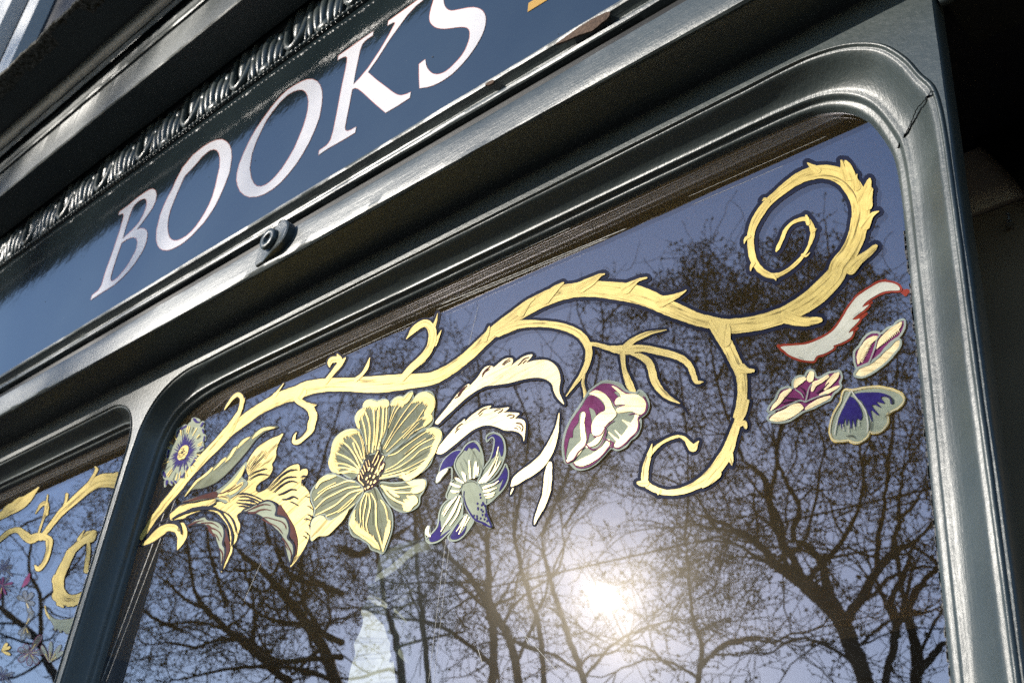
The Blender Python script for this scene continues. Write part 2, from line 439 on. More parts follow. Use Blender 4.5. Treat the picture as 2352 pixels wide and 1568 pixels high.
I = lin((-.5035, ZB + .05), Ir_[0], 90) + arc_resample(Ir_, n1)[:-1] + lin(Ir_[-1], Il_[0], 90) + arc_resample(Il_, n1)[:-1] + lin(Il_[-1], (-2.378, ZB + .05), 90) + lin((-2.378, ZB + .05), (-.5035, ZB + .05), 90)

def rrect(x0, x1, z0, z1, r, n=30):
    pts = lin((x1, z0), (x1, z1 - r), 80)
    pts += [(x1 - r + r * math.cos(a), z1 - r + r * math.sin(a)) for a in np.linspace(0, math.pi/2, n)[:-1]]
    pts += lin((x1 - r, z1), (x0 + r, z1), 80)
    pts += [(x0 + r - r * math.sin(a), z1 - r + r * math.cos(a)) for a in np.linspace(0, math.pi/2, n)[:-1]]
    pts += lin((x0, z1 - r), (x0, z0), 80) + lin((x0, z0), (x1, z0), 80)
    return pts
O2 = rrect(-4.50, -2.434, ZB, 2.896, .165)
I2 = rrect(-4.46, -2.470, ZB + .05, 2.852, .135)

win = empty('shop_window', 'large shop window with painted gold vine and flowers across its top', 'window', 'painted shop windows')
win2 = empty('shop_window', 'next shop window beyond the thin mullion, cut off by the photo edge', 'window', 'painted shop windows')

def face_sheet(name, outer, hole, y, mat, parent, thick=.02):
    loops = [[Vector((x, z, 0)) for x, z in outer], [Vector((x, z, 0)) for x, z in hole]]
    tri = geometry.tessellate_polygon(loops)
    allp = outer + hole; n = len(allp)
    vs = [(x, y, z) for x, z in allp] + [(x, y + thick, z) for x, z in allp]
    fs = [tuple(t) for t in tri] + [tuple(n + i for i in reversed(t)) for t in tri]
    k = len(outer)
    for a in range(k): b = (a + 1) % k; fs.append((a, b, n + b, n + a))
    return mesh_obj(name, vs, fs, mat, parent)
XM = -2.4215                         # middle of the mullion face
def edge_outer(x0, x1, z0, z1, nx=120, r=0.0):
    pts = lin((x0, z0), (x1, z0), nx)
    pts += [(x1 + wob(z * 1.5, 4, .0012), z) for z in np.linspace(z0, z1, 60)[:-1]]
    pts += lin((x1, z1), (x0, z1), nx)
    pts += [(x0, z) for z in np.linspace(z1, z0, 40)[:-1]]
    return pts
Oin = [(o[0] + (k[0]-o[0]) * -.008, o[1] + (k[1]-o[1]) * -.008) for o, k in zip(O, I)]
O2in = [(o[0] + (k[0]-o[0]) * -.008, o[1] + (k[1]-o[1]) * -.008) for o, k in zip(O2, I2)]
fr = face_sheet('window_frame', edge_outer(XM, -.4035, .30, 2.965), Oin, FY + .0018, M['frame_fine'], win)
mo = moulding('frame_moulding', O, I, fr, M['frame_v'], 0.3)
fr2 = face_sheet('window_frame', edge_outer(-4.75, XM - .0004, .30, 2.965), O2in, FY + .0018, M['frame_fine'], win2)
moulding('frame_moulding', O2, I2, fr2, M['frame_v'], 5.1)
# outer return of the post beside the door (rounded arris)
rv, rf = [], []
prof = [(-.4045, FY + .0018), (-.4025, FY + .003), (-.4005, FY + .006), (-.4000, FY + .011), (-.4000, FY + .030), (-.410, FY + .045), (-.4400, FY + .060)]
zz = np.linspace(.3, 2.965, 80)
for z in zz:
    for x, y in prof: rv.append((x + wob(z * 1.5, 4, .0011), y + .0004, z))
for i in range(79):
    for j in range(6): rf.append((i*7+j, i*7+j+1, i*7+j+8, i*7+j+7))
mesh_obj('post_return', rv, rf, M['frame_v'], fr, smooth=True)
# mitre crack across the moulding at the head of the post
def strip3(name, pts, w, mat, parent, lift=.0006):
    "thin line laid on a surface given as 3-D points"
    vs, fs = [], []
    for i, p in enumerate(pts):
        p = np.array(p); a = np.array(pts[max(0, i-1)]); b = np.array(pts[min(len(pts)-1, i+1)])
        t = b - a; t /= np.linalg.norm(t) + 1e-9; v = CAM - p; v /= np.linalg.norm(v)
        s = np.cross(t, v); s /= np.linalg.norm(s) + 1e-9
        ww = w * (.6 + .5 * abs(wob(i * .9, 3)))
        vs += [p + s * ww + v * lift, p - s * ww + v * lift, p - v * .001]
    for i in range(len(pts) - 1):
        a = i * 3; fs += [(a, a+1, a+4, a+3), (a+1, a+2, a+5, a+4), (a+2, a, a+3, a+5)]
    return mesh_obj(name, vs, fs, mat, parent)
def on_mould(px, py, w):
    y = np.interp(w, [a for a, b in PROF], [b for a, b in PROF]); return P(px, py, y)
ck = [('2140,208', .03), ('2128,222', .12), ('2118,236', .2), ('2106,250', .3), ('2098,268', .4), ('2092,283', .5), ('2084,300', .6), ('2076,312', .7), ('2067,326', .8), ('2062,340', .92)]
cp = []
for s, w in ck:
    x, y = map(float, s.split(',')); cp.append(on_mould(x + 2 * wob(x, 1), y, w))
cp = catmull(cp, 4)
M['crack'] = simple('paint_crack', (.004, .004, .004), .9, .0)
strip3('paint_crack', [p + np.array([wob(i * .8, 2, .0014), 0, wob(i * .6, 5, .0014)]) for i, p in enumerate(cp)], .0008, M['crack'], fr, .0035)

# glass
def pane(x0, x1, z0, z1, parent):
    y0, y1 = 0.0, .006
    vs = [(x0,y0,z0),(x1,y0,z0),(x1,y0,z1),(x0,y0,z1),(x0,y1,z0),(x1,y1,z0),(x1,y1,z1),(x0,y1,z1)]
    fs = [(0,1,2,3),(7,6,5,4),(0,4,5,1),(1,5,6,2),(2,6,7,3),(3,7,4,0)]
    o = mesh_obj('glass_pane', vs, fs, [M['glass'], M['glassb']], parent)
    for p in o.data.polygons: p.material_index = 0 if p.index == 0 else 1
    return o
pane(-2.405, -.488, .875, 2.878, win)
pane(-4.475, -2.445, .875, 2.878, win2)
M['smear_glint'] = simple('pale_smear_and_reflection', (.42, .41, .38), .5, .4, .2, 300)
M['putty'] = simple('old_putty_bead', (.05, .05, .05), .5, .5, .5, 60)
# fine smears, plus pale lines painted in as the frame's lit edge reflected
def glass_mark(spec, r, y=-.0004):
    pts = parse(spec)
    mb = []
    cm = catmull([(a, b) for a, b, _ in pts], 6) if len(pts) > 2 else [np.array(pts[0][:2]), np.array(pts[1][:2])]
    vs, fs = [], []
    for i, c in enumerate(cm):
        t = cm[min(i+1, len(cm)-1)] - cm[max(i-1, 0)]; t = t / (np.linalg.norm(t) + 1e-9); nn = np.array([-t[1], t[0]])
        rr = r * (.75 + .35 * wob(i * .12 + c[0] * .01, r * 9)) * min(1, (i + .3) / 5, (len(cm) - i - .7) / 5)
        vs += [P(*(c + nn * rr), y), P(*(c - nn * rr), y)]
    for i in range(len(cm) - 1): fs.append((2*i, 2*i+1, 2*i+3, 2*i+2))
    return vs, fs
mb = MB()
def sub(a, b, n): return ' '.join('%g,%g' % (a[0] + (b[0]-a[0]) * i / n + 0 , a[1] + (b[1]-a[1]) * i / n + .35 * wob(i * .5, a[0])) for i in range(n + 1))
for a, b, r in [((402, 1110), (232, 1567), .8), ((405, 1140), (243, 1567), .5)]:  # the mullion's lit edge mirrored in the pane, put in as colour
    mb.add(*glass_mark('OV ' + sub(a, b, 40), r))
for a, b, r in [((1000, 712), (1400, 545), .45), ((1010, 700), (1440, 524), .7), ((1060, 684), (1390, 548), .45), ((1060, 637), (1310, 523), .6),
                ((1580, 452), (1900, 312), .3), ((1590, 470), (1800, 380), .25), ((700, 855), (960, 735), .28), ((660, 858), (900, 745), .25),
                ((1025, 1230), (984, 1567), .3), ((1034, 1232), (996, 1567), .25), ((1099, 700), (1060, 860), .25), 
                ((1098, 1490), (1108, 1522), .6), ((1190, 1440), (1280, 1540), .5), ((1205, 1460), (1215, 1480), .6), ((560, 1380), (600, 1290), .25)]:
    mb.add(*glass_mark('OV ' + sub(a, b, 36), r))
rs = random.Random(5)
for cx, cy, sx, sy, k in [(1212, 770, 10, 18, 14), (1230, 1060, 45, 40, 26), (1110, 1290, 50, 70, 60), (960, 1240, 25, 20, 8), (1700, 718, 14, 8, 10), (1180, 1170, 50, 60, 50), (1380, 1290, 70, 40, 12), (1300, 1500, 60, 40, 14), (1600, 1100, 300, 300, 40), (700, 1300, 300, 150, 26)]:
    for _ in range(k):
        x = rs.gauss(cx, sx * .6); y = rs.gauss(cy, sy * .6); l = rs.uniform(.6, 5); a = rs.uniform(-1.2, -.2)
        mb.add(*glass_mark('OV %g,%g %g,%g' % (x, y, x + l * math.cos(a), y + l * math.sin(a)), rs.uniform(.15, .42)))
mb.build('smears_and_reflections', M['smear_glint'], win)
mb = MB()
rs = random.Random(9)
for seg, nn in (((2079, 530, 2187, 1567), 150),):
    for i in range(nn):
        u = rs.random(); x = seg[0] + (seg[2]-seg[0]) * u; y = seg[1] + (seg[3]-seg[1]) * u
        q = P(x + rs.uniform(-1.2, 1.8), y, -.001); r = rs.uniform(.0006, .0018)
        mb.box(q[0]-r, q[0]+r, -.004, -.0006, q[2]-r*rs.uniform(1, 4), q[2]+r*rs.uniform(1, 4))
mb.build('putty_crumbs', M['putty'], fr)

# sill
extrude_profile('window_sill', [(.0, .86), (-.12, .845), (-.125, .835), (-.125, .81), (-.12, .80), (-.068, .80)], XM, -.405, M['frame'], win, .05)
extrude_profile('window_sill', [(.0, .86), (-.12, .845), (-.125, .835), (-.125, .81), (-.12, .80), (-.068, .80)], -4.75, XM - .001, M['frame'], win2, .05)

# ================================================================ LEDGE (awning box) between window and sign
ledge = empty('awning_ledge', 'grey painted ledge running below the sign board', 'ledge')
extrude_profile('ledge_board', [(-.050, 2.9660), (-.054, 2.9625), (-.158, 2.9615), (-.1625, 2.9575), (-.1665, 2.9565), (-.1705, 2.9590), (-.1718, 2.9640), (-.1720, 2.9800), (-.1722, 3.0000), (-.1718, 3.0240), (-.1705, 3.0300), (-.1660, 3.0335), (-.1550, 3.0350), (.010, 3.040)],
                -6.4, .9, M['frame'], ledge, .012, .0009, smooth='sharp', seed=2.0)
# moulding under the sign
smd = extrude_profile('sign_moulding', [(.010, 3.262), (-.0300, 3.2665), (-.0335, 3.2690), (-.0345, 3.2735), (-.0345, 3.2765), (-.0330, 3.2805), (-.0290, 3.2835), (-.0225, 3.2925), (-.0205, 3.2985), (-.0210, 3.3035), (-.0270, 3.3085), (-.0350, 3.3120), (-.0390, 3.3140), (-.0405, 3.3175), (-.0405, 3.3235), (-.0385, 3.3262), (-.0350, 3.3270), (.010, 3.3275)],
                -6.4, .9, M['frame'], ledge, .010, .0007, smooth='sharp', seed=9.0)
# bare wood where the paint has flaked off
def patch(pix, y, mat, name, parent):
    pp = catmull([(a, b) for a, b, _ in parse(pix)], 3, closed=True)
    pp = [p + np.array([.8 * wob(i * .9, 3), .8 * wob(i * .7, 8)]) for i, p in enumerate(pp)]
    tri = geometry.tessellate_polygon([[Vector((p[0], p[1], 0)) for p in pp]])
    vs = [P(p[0], p[1], y) for p in pp]; n = len(vs)
    vs += [v + np.array([0, .004, 0]) for v in vs]
    fs = [tuple(t) for t in tri] + [(a, (a+1) % n, n + (a+1) % n, n + a) for a in range(n)]
    return mesh_obj(name, vs, fs, mat, parent)
patch('T2 1478,305 1530,265 1640,185 1760,115 1845,80 1840,118 1780,170 1720,215 1640,240 1560,275', -.0418, M['wood'], 'bare_wood_patch', ledge)['label'] = 'brown bare wood where paint has flaked off the moulding'
patch('T2 990,582 1020,560 1050,552 1045,570 1010,588', -.0418, M['wood'], 'bare_wood_patch', ledge)

# bracket boss on the ledge
bk = empty('awning_bracket', 'round iron awning bracket with a hole, fixed on the ledge under the letter O', 'bracket')
def disc(name, cx, cz, y0, y1, R0, hole, mat, parent, n=40, jit=.02):
    vs, fs = [], []
    def ring(r, y, k=0):
        b = len(vs)
        for i in range(n):
            a = 2*math.pi*i/n; rr = r * (1 + jit * wob(a * .7, k) * (1 if 0 < i < n-1 else 0))
            vs.append((cx + rr*math.cos(a), y, cz + rr*math.sin(a)))
        return b
    rings = [ring(R0, y0), ring(R0 * .995, y1 + .003), ring(R0 * .93, y1)]
    if hole: rings += [ring(hole * 1.12, y1), ring(hole, y1 + .002), ring(hole, y0 - .001)]
    for a, b in zip(rings, rings[1:]):
        for i in range(n): j = (i+1) % n; fs.append((a+i, a+j, b+j, b+i))
    l = rings[-1]; fs.append(tuple(l + i for i in range(n)))
    return mesh_obj(name, vs, fs, mat, parent, smooth=True)
bc = P(631, 556, -.176)
plate = MB()
# rounded plate: half disc at its right, running left to a broken paint edge
pl = []
for a in np.linspace(-78, 78, 26): pl.append((bc[0] + .014 + .048 * math.cos(math.radians(a)), bc[2] + .001 + .0405 * math.sin(math.radians(a))))
pl += [(bc[0] - .01, bc[2] + .0395), (bc[0] - .052, bc[2] + .0395), (bc[0] - .055, bc[2] + .020), (bc[0] - .058, bc[2] - .004), (bc[0] - .0585, bc[2] - .030), (bc[0] - .052, bc[2] - .043), (bc[0] - .03, bc[2] - .0415)]
nn_ = len(pl)
plv = [(x, -.1865, z) for x, z in pl] + [(x, -.188 if i < 26 else -.1765, z) for i, (x, z) in enumerate(pl)]
cxm = (bc[0] - .005, bc[2])
ins = [(cxm[0] + (x - cxm[0]) * .94, -.190 if i < 26 else -.178, cxm[1] + (z - cxm[1]) * .94) for i, (x, z) in enumerate(pl)]
base = [(x, -.170, z) for x, z in pl]
vs = base + plv[nn_:] + ins; fs = []
for i in range(nn_):
    j = (i+1) % nn_; fs += [(i, j, nn_+j, nn_+i), (nn_+i, nn_+j, 2*nn_+j, 2*nn_+i)]
fs.append(tuple(2*nn_ + i for i in range(nn_)))
mesh_obj('bracket_plate', vs, fs, M['carve'], bk)
disc('bracket_boss', bc[0] - .004, bc[2] + .0015, -.186, -.195, .0255, .0105, M['carve'], bk)

# ================================================================ SIGN
sign = empty('shop_sign', 'long dark green sign board with white capital letters', 'sign')
YS = -.02
zs0, zs1 = P(784, 389, YS)[2] - .004, P(784, 22, YS)[2]
sb = MB(); sb.box(-7.2, 1.2, YS, YS + .018, zs0 - .02, zs1 + .03); sb.build('sign_board', M['sign'], sign)
def letter(spec, holes=(), mat='letter', edge='edge', name='letter', smooth=()):
    "flat enamel letter with a thin orange edging behind it"
    def poly(s): return [np.array(p[:2]) for p in parse(s)]
    loops = [poly(spec)] + [poly(h) for h in holes]
    def build(grow, y, nm, m, par):
        ll = []
        for li, lp in enumerate(loops):
            if smooth and smooth[min(li, len(smooth)-1)]: lp = catmull([tuple(p) for p in lp], 6, closed=True)
            n = len(lp)
            if grow:
                area = sum(lp[i][0]*lp[(i+1) % n][1] - lp[(i+1) % n][0]*lp[i][1] for i in range(n))
                sg = (1 if area > 0 else -1) * (1 if li == 0 else -1)
                q = []
                for i in range(n):
                    t1 = lp[i] - lp[i-1]; t2 = lp[(i+1) % n] - lp[i]
                    t1 = t1 / (np.linalg.norm(t1) + 1e-9); t2 = t2 / (np.linalg.norm(t2) + 1e-9)
                    b = np.array([t1[1] + t2[1], -(t1[0] + t2[0])]); b /= (np.linalg.norm(b) + 1e-9)
                    q.append(lp[i] + b * grow * sg)
                lp = q
            ll.append(lp)
        tri = geometry.tessellate_polygon([[Vector((p[0], p[1], 0)) for p in lp] for lp in ll])
        allp = [p for lp in ll for p in lp]
        vs = [P(p[0], p[1], y) for p in allp]
        return mesh_obj(nm, vs, [tuple(t) for t in tri], M[m], par)
    a = build(0, YS - .0012, name, mat, sign)
    build(.9, YS - .0006, 'letter_edging', edge, a)
    return a
L = letter('L1 60,1425 80,1370 150,1315 190,1250 230,1110 330,830 400,620 440,470 441,440 425,430 380,450 395,410 480,350 600,250 700,180 740,158 775,150 805,168 817,215 805,290 770,365 720,440 655,530 590,615 640,600 675,605 700,625 712,665 702,740 680,810 640,890 560,1010 500,1085 430,1160 330,1250 200,1330 100,1395',
   ['L1 430,720 460,600 520,420 550,350 580,315 620,280 660,262 685,258 702,275 707,315 695,375 665,450 620,530 560,600 500,660',
    'L1 415,770 470,730 520,708 560,703 588,718 600,755 592,820 570,880 540,930 500,1005 450,1075 370,1170 330,1200 305,1212 290,1200 290,1160 320,1050 370,900'])
L['label'] = 'white letter B'
L = letter('L1 820,620 815,730 832,795 855,828 890,848 940,852 985,842 1030,820 1090,788 1150,745 1220,685 1290,610 1360,535 1420,450 1485,350 1540,240 1595,115 OV 527,395 532,362 531,345 526.7,333 519,325 510,320.7 497,322 483,327.5 465,339 443.3,356.7 420,385 404,415 L1 1000,150 945,250 900,350 860,450',
   ['L1 1140,0 1060,180 1015,290 980,380 955,470 945,540 943,590 948,640 957,680 970,710 990,732 1020,743 1055,742 1100,725 1160,690 1215,642 1270,580 1320,510 1370,430 1420,335 1460,240 1495,120 1520,0 OV 504.5,385 505.5,366 503,352 498,345 491,343 483,345 476.7,349 464,360 450,376.7 436,392'])
L['label'] = 'first white letter O, next to the B'
L = letter('T1 1630,1240 1635,1190 1650,1130 1680,1055 1720,970 1765,890 1820,810 1875,735 1930,670 1980,623 2030,590 2080,562 2120,548 2155,548 2185,562 2205,588 2217,625 2220,670 2215,730 2200,810 2170,890 2130,980 2085,1060 2040,1130 1985,1200 1930,1260 1875,1305 1820,1338 1770,1355 1720,1358 1685,1345 1655,1318 1638,1280',
   ['T1 1720,1160 1735,1060 1765,975 1800,900 1835,830 1880,765 1930,703 1980,655 2020,632 2060,619 2085,620 2105,633 2120,660 2126,700 2122,755 2110,810 2090,875 2060,950 2030,1020 1990,1090 1945,1160 1900,1215 1865,1250 1830,1275 1800,1286 1770,1284 1748,1265 1730,1225'])
L['label'] = 'second white letter O, next to the K'
L = letter('L2 290,1598 300,1545 345,1515 380,1490 408,1460 430,1420 460,1320 500,1120 530,960 560,800 600,620 618,520 618,478 600,465 560,480 510,510 520,460 620,390 760,290 920,178 912,225 850,265 815,297 790,330 765,400 740,520 710,660 690,790 760,720 860,600 1000,390 1100,220 1160,105 1172,78 1150,75 1082,112 1095,60 1225,-33 1445,-190 1490,-215 1487,-178 1405,-113 1310,-10 1225,106 1100,280 960,500 855,648 960,740 1080,830 1130,868 1170,895 1205,910 1240,915 1300,900 1348,875 1338,940 1200,1030 1060,1112 940,1010 800,880 745,838 715,828 690,835 675,850 650,980 610,1180 592,1285 597,1312 620,1325 660,1312 722,1275 710,1340 560,1430 400,1520')
L['label'] = 'white letter K'
L = letter('L3 225,1015 220,870 220,740 290,685 298,745 312,785 330,810 355,835 380,850 415,858 450,855 490,842 530,820 575,785 620,740 665,695 710,640 745,585 770,530 790,475 800,430 803,390 800,360 790,338 770,320 740,312 700,311 650,315 560,328 510,332 470,330 430,322 400,310 372,288 350,260 341,230 340,190 348,140 365,75 400,-40 450,-140 520,-230 600,-300 680,-350 760,-380 850,-400 840,-250 790,-190 770,-240 740,-262 700,-265 650,-250 600,-215 560,-170 525,-115 505,-60 498,-5 503,40 515,75 535,103 560,120 590,127 625,124 700,108 780,92 850,88 890,95 925,110 950,130 970,158 982,195 985,235 980,285 965,345 942,405 910,465 875,525 830,592 780,660 720,730 660,793 600,850 525,905 450,950 385,980 320,1000')
L['label'] = 'white letter S'
d_ = letter('L3 1478,42 1468,138 1690,0 1960,-165 1968,-262 1700,-98', mat='gold', edge='gold', name='dash')
d_['label'] = 'ochre dash after the last letter'
# tiny dirt specks and scratches on the board
mb = MB(); rs = random.Random(3)
for _ in range(44):
    x = rs.uniform(60, 1450); y = rs.uniform(0, 800)
    if 602 - .739 * x < y < 860 - .607 * x:
        q = P(x, y, YS - .0016); r = rs.uniform(.0004, .0011)
        mb.box(q[0]-r*rs.uniform(.6, 2), q[0]+r*rs.uniform(.6, 2), YS-.0016, YS-.0004, q[2]-r*.7, q[2]+r*.7)
mb.build('dirt_specks', M['putty'], sign)

# ================================================================ CORNICE with carved bed moulding
cor = empty('cornice', 'projecting painted cornice with carved egg and leaf moulding above the sign', 'cornice')
def z_at(t, y): return 1.6 + t * (y + 1.18)
zb0, zb1 = z_at(2.104, -.045), z_at(2.262, -.045)
extrude_profile('carved_backing', [(.0, zb0 - .002), (-.026, zb0 - .002), (-.0275, zb0 + .003), (-.0235, zb0 + .010), (-.0235, zb1 - .010), (-.035, zb1 + .004), (-.04, zb1 + .02), (.0, zb1 + .02)], -6.6, .6, M['carve'], cor, .008, .0008, smooth=False, seed=4.0)
# repeating motif, one copy per 0.274 m
def motif_mesh():
    mb = MB(); H = zb1 - zb0
    def blob(cx, cz, rx, rz, ry, y0, nu=12, nv=8, lean=0.0, taper=0.0):
        vs, fs = [], []
        for i in range(nv + 1):
            ph = -math.pi/2 + math.pi * i / nv
            for j in range(nu):
                th = math.pi * 2 * j / nu; zc = math.sin(ph)
                s = 1 + taper * zc
                vs.append((cx + rx * s * math.cos(ph) * math.cos(th) + lean * zc * rz, y0 - .52 * ry * s * math.cos(ph) * math.sin(th), cz + rz * zc))
        for i in range(nv):
            for j in range(nu): k = (j+1) % nu; fs.append((i*nu+j, i*nu+k, (i+1)*nu+k, (i+1)*nu+j))
        mb.add(vs, fs)
    def tube(pts, n=7):
        vs, fs = [], []; cm = catmull(pts, 5)
        for i, c in enumerate(cm):
            c = np.array(c); t = np.array(cm[min(i+1, len(cm)-1)])[:2] - np.array(cm[max(i-1, 0)])[:2]; t = t / (np.linalg.norm(t) + 1e-9); nn = np.array([-t[1], t[0]])
            for j in range(n):
                a = 2*math.pi*j/n
                vs.append((c[0] + nn[0]*c[2]*math.cos(a), -.026 - .010 - c[2]*math.sin(a) + .004, c[1] + nn[1]*c[2]*math.cos(a)))
        for i in range(len(cm)-1):
            for j in range(n): k = (j+1) % n; fs.append((i*n+j, i*n+k, (i+1)*n+k, (i+1)*n+j))
        mb.add(vs, fs)
    z0 = zb0 + .004
    # egg inside its U-shaped shell
    blob(0, z0 + H * .68, .027, H * .40, .034, -.028, taper=.25)
    for sx in (-1, 1): blob(sx * .058, z0 + H * .30, .008, H * .28, .02, -.028, nu=8)
    tube([(-.050, z0 + H*1.12, .008), (-.046, z0 + H*.90, .010), (-.046, z0 + H*.60, .012), (-.034, z0 + H*.25, .012), (0, z0 + H*.07, .011), (.034, z0 + H*.25, .012), (.048, z0 + H*.60, .013), (.056, z0 + H*.95, .012), (.060, z0 + H*1.18, .009)])
    # five-lobed leaf between two shells
    for k, dx in enumerate((-.062, -.032, 0, .032, .062)):
        hh = (.60, .72, .80, .72, .60)[k]
        blob(.137 + dx, z0 + H * .46 * hh + H*.02, .0175, H * .48 * hh, .032 + .008 * (2 - abs(k-2)), -.028, nu=9, lean=dx * 2.2, taper=.32)
        blob(.137 + dx * 1.1, z0 + H * .86 * hh, .015, H * .12, .020, -.036, nu=8, nv=5)
    blob(.137, z0 + H * .10, .030, H * .11, .022, -.028, nu=10)
    for u in np.linspace(-.06, .20, 14): blob(u, zb0 + .002, .011, .0042, .012, -.028, nu=7, nv=5)
    for dx in (-.043, -.015, .015, .043): tube([(.137 + dx * .6, z0 + H*.10, .003), (.137 + dx, z0 + H*.5, .0035), (.137 + dx * 1.6, z0 + H*.8, .003)], 5)
    return mb
mm_ = motif_mesh()
rs = random.Random(2)
first = None
for k in range(-2, 15):
    x = -2.253 - .274 * (k)
    if first is None:
        first = mm_.build('carved_egg_and_leaf', M['carve'], cor, smooth=True)
        tex = bpy.data.textures.new('chisel', 'CLOUDS'); tex.noise_scale = .012; tex.noise_depth = 2
        md = first.modifiers.new('worn', 'DISPLACE'); md.texture = tex; md.strength = .004; md.mid_level = .5; md.texture_coords = 'LOCAL'
        o = first
    else:
        o = first.copy(); C.objects.link(o); o.parent = cor
    o.location = (x, rs.uniform(-.001, .001), 0)
    o.scale = (rs.uniform(.98, 1.02), 1, 1)
# corona and crown mouldings
YC = -.179
zc0 = z_at(2.5513, YC); zc1 = z_at(2.7038, YC)
prof = [(.02, zb1 + .02), (-.045, zb1 + .02), (-.05, zc0 - .004), (-.145, zc0 - .002), (YC + .004, zc0 - .002), (YC, zc0 + .003), (YC - .0004, zc0 + .05), (YC, zc1 - .003), (YC - .0005, zc1), (-.1880, zc1 + .001),
        (-.1895, zc1 + .004), (-.1895, zc1 + .018), (-.1885, zc1 + .022), (-.1900, zc1 + .023), (-.1905, z_at(2.8115, -.1905) + .001), (-.1920, z_at(2.8180, -.192)), (-.1915, z_at(2.832, -.1915)),
        (-.2100, z_at(2.858, -.2100)), (-.2174, z_at(2.905, -.2174)), (-.2215, z_at(2.916, -.2215) + .001), (-.2285, z_at(2.945, -.2285)), (-.2370, z_at(2.985, -.2370)), (-.2440, z_at(3.025, -.2440)), (-.2455, z_at(3.044, -.2455)),
        (-.2445, z_at(3.055, -.2445)), (-.385, z_at(3.055, -.2445) + .002), (-.388, z_at(3.055, -.2445) + .03), (.02, z_at(3.055, -.2445) + .05)]
prof = [prof[0]] + prof[1:]
extrude_profile('corona', prof, -9.5, -1.2, M['frame'], cor, .012, .0009, smooth='sharp', seed=6.0)
# weathered lead edge on top
ze = z_at(3.055, -.2445) + .001
vs, fs = [], []; n = 420; m = 7
for i in range(n):
    x = -8.2 + 5.4 * i / (n - 1)
    th = .016 + .014 * abs(wob(x * 1.1, 1)) + .002 * wob(x * 5, 2); drop = wob(x * 1.3, 4, .006)
    for (dy, dz) in ((.05, 0), (-.002, -.1), (-.010, .0), (-.013, .35), (-.011, .7), (-.004, 1.0), (.12, 1.1)):
        vs.append((x, -.392 + dy + wob(x * 6, dy * 50, .004), ze + drop + dz * th + wob(x * 7, dz * 7, .0012)))
for i in range(n - 1):
    for j in range(m - 1): a = i*m+j; fs.append((a, a+m, a+m+1, a+1))
mesh_obj('weathered_lead_edge', vs, fs, M['moss'], cor, smooth=False)['label'] = 'mossy weathered top edge of the cornice'

# ================================================================ BUILDING above and around
bld = empty('terraced_building', 'dark wall with blurred white window joinery above the cornice, far upper left', 'building')
wl = MB(); wl.box(-16, 8, .065, .40, 4.55, 12.0); wl.box(-16, -4.8, -.02, .5, 0, 4.0); wl.box(1.4, 8, -.02, .5, 0, 4.6); wl.box(-4.8, 1.4, .02, .5, 2.972, 4.55)
wl.build('wall', M['slate'], bld)
fb = MB(); fb.box(-6.3, 1.4, -.02, .0185, 2.968, 3.258); fb.build('fascia_backing', M['black'], bld)  # fills the gap to block sun; black colour stands in for shade there
sr = MB(); sr.box(-4.75, -.405, -.06, .0, 0, .30); sr.box(-4.75, -.405, .0, .02, .30, .86); sr.build('stall_riser', M['frame'], bld)
up = MB()
up.box(-5.672, -5.452, -.01, .064, 4.6, 9.0)
up.build('upper_window_frame', M['white'], bld)['label'] = 'white upright beside the mossy cornice edge'
up = MB(); up.box(-6.52, -6.07, -.02, .064, 4.6, 9.0); up.build('upper_window_frame', M['white'], bld)

# ---------------------------------------------------------------- interior of the shop
shop = empty('shop_interior', 'dim tan ceiling, beam and pale platform seen through the glass', 'interior')
q = MB(); q.box(-4.8, -.55, .03, 1.95, 2.90, 2.93); q.build('shop_ceiling', M['ceil'], shop)
q = MB(); q.box(-4.8, .8, 1.95, 2.05, 2.800, 2.93); q.build('ceiling_beam', M['beam'], shop)
q = MB(); q.box(-4.8, -.60, .03, 1.885, .55, .60); q.build('display_platform', M['plat'], shop)
q = MB(); q.box(-4.8, -.60, 1.89, 1.92, .6, 2.02); q.build('bounce_board', M['bounce'], shop)  # unseen board added to bounce sunlight up onto the ceiling
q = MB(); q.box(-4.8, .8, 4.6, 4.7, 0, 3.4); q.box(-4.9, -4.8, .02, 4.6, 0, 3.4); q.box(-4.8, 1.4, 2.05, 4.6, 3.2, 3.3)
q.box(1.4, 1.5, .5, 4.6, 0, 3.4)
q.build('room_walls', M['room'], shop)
q = MB(); q.box(-4.8, 1.4, .5, 4.6, -.02, .04); q.build('shop_floor', M['sfloor'], shop)
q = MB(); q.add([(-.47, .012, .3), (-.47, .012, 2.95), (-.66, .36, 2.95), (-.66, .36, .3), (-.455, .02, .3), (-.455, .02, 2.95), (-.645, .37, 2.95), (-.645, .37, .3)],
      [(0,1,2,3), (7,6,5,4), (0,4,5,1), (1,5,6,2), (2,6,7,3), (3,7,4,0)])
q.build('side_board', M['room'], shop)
col = empty('display_column', 'grey green column behind the glass below the big painted flower', 'column')
def rbox(mb, x0, x1, y0, y1, z0, z1): mb.box(x0, x1, y0, y1, z0, z1)
cq = MB()
n = 28
for i in range(2):
    pass
cv, cf = [], []
for z in np.linspace(.6, 2.50, 30):
    for a in np.linspace(0, 2*math.pi, n, endpoint=False):
        e = 3.2; ca, sa = math.cos(a), math.sin(a)
        cv.append((-1.815 + .094 * math.copysign(abs(ca) ** (2/e), ca), .37 + .07 * math.copysign(abs(sa) ** (2/e), sa), z))
for i in range(29):
    for j in range(n): k = (j+1) % n; cf.append((i*n+j, i*n+k, (i+1)*n+k, (i+1)*n+j))
cf.append(tuple(29*n + j for j in range(n)))
mesh_obj('column_shaft', cv, cf, M['column'], col, smooth=True)
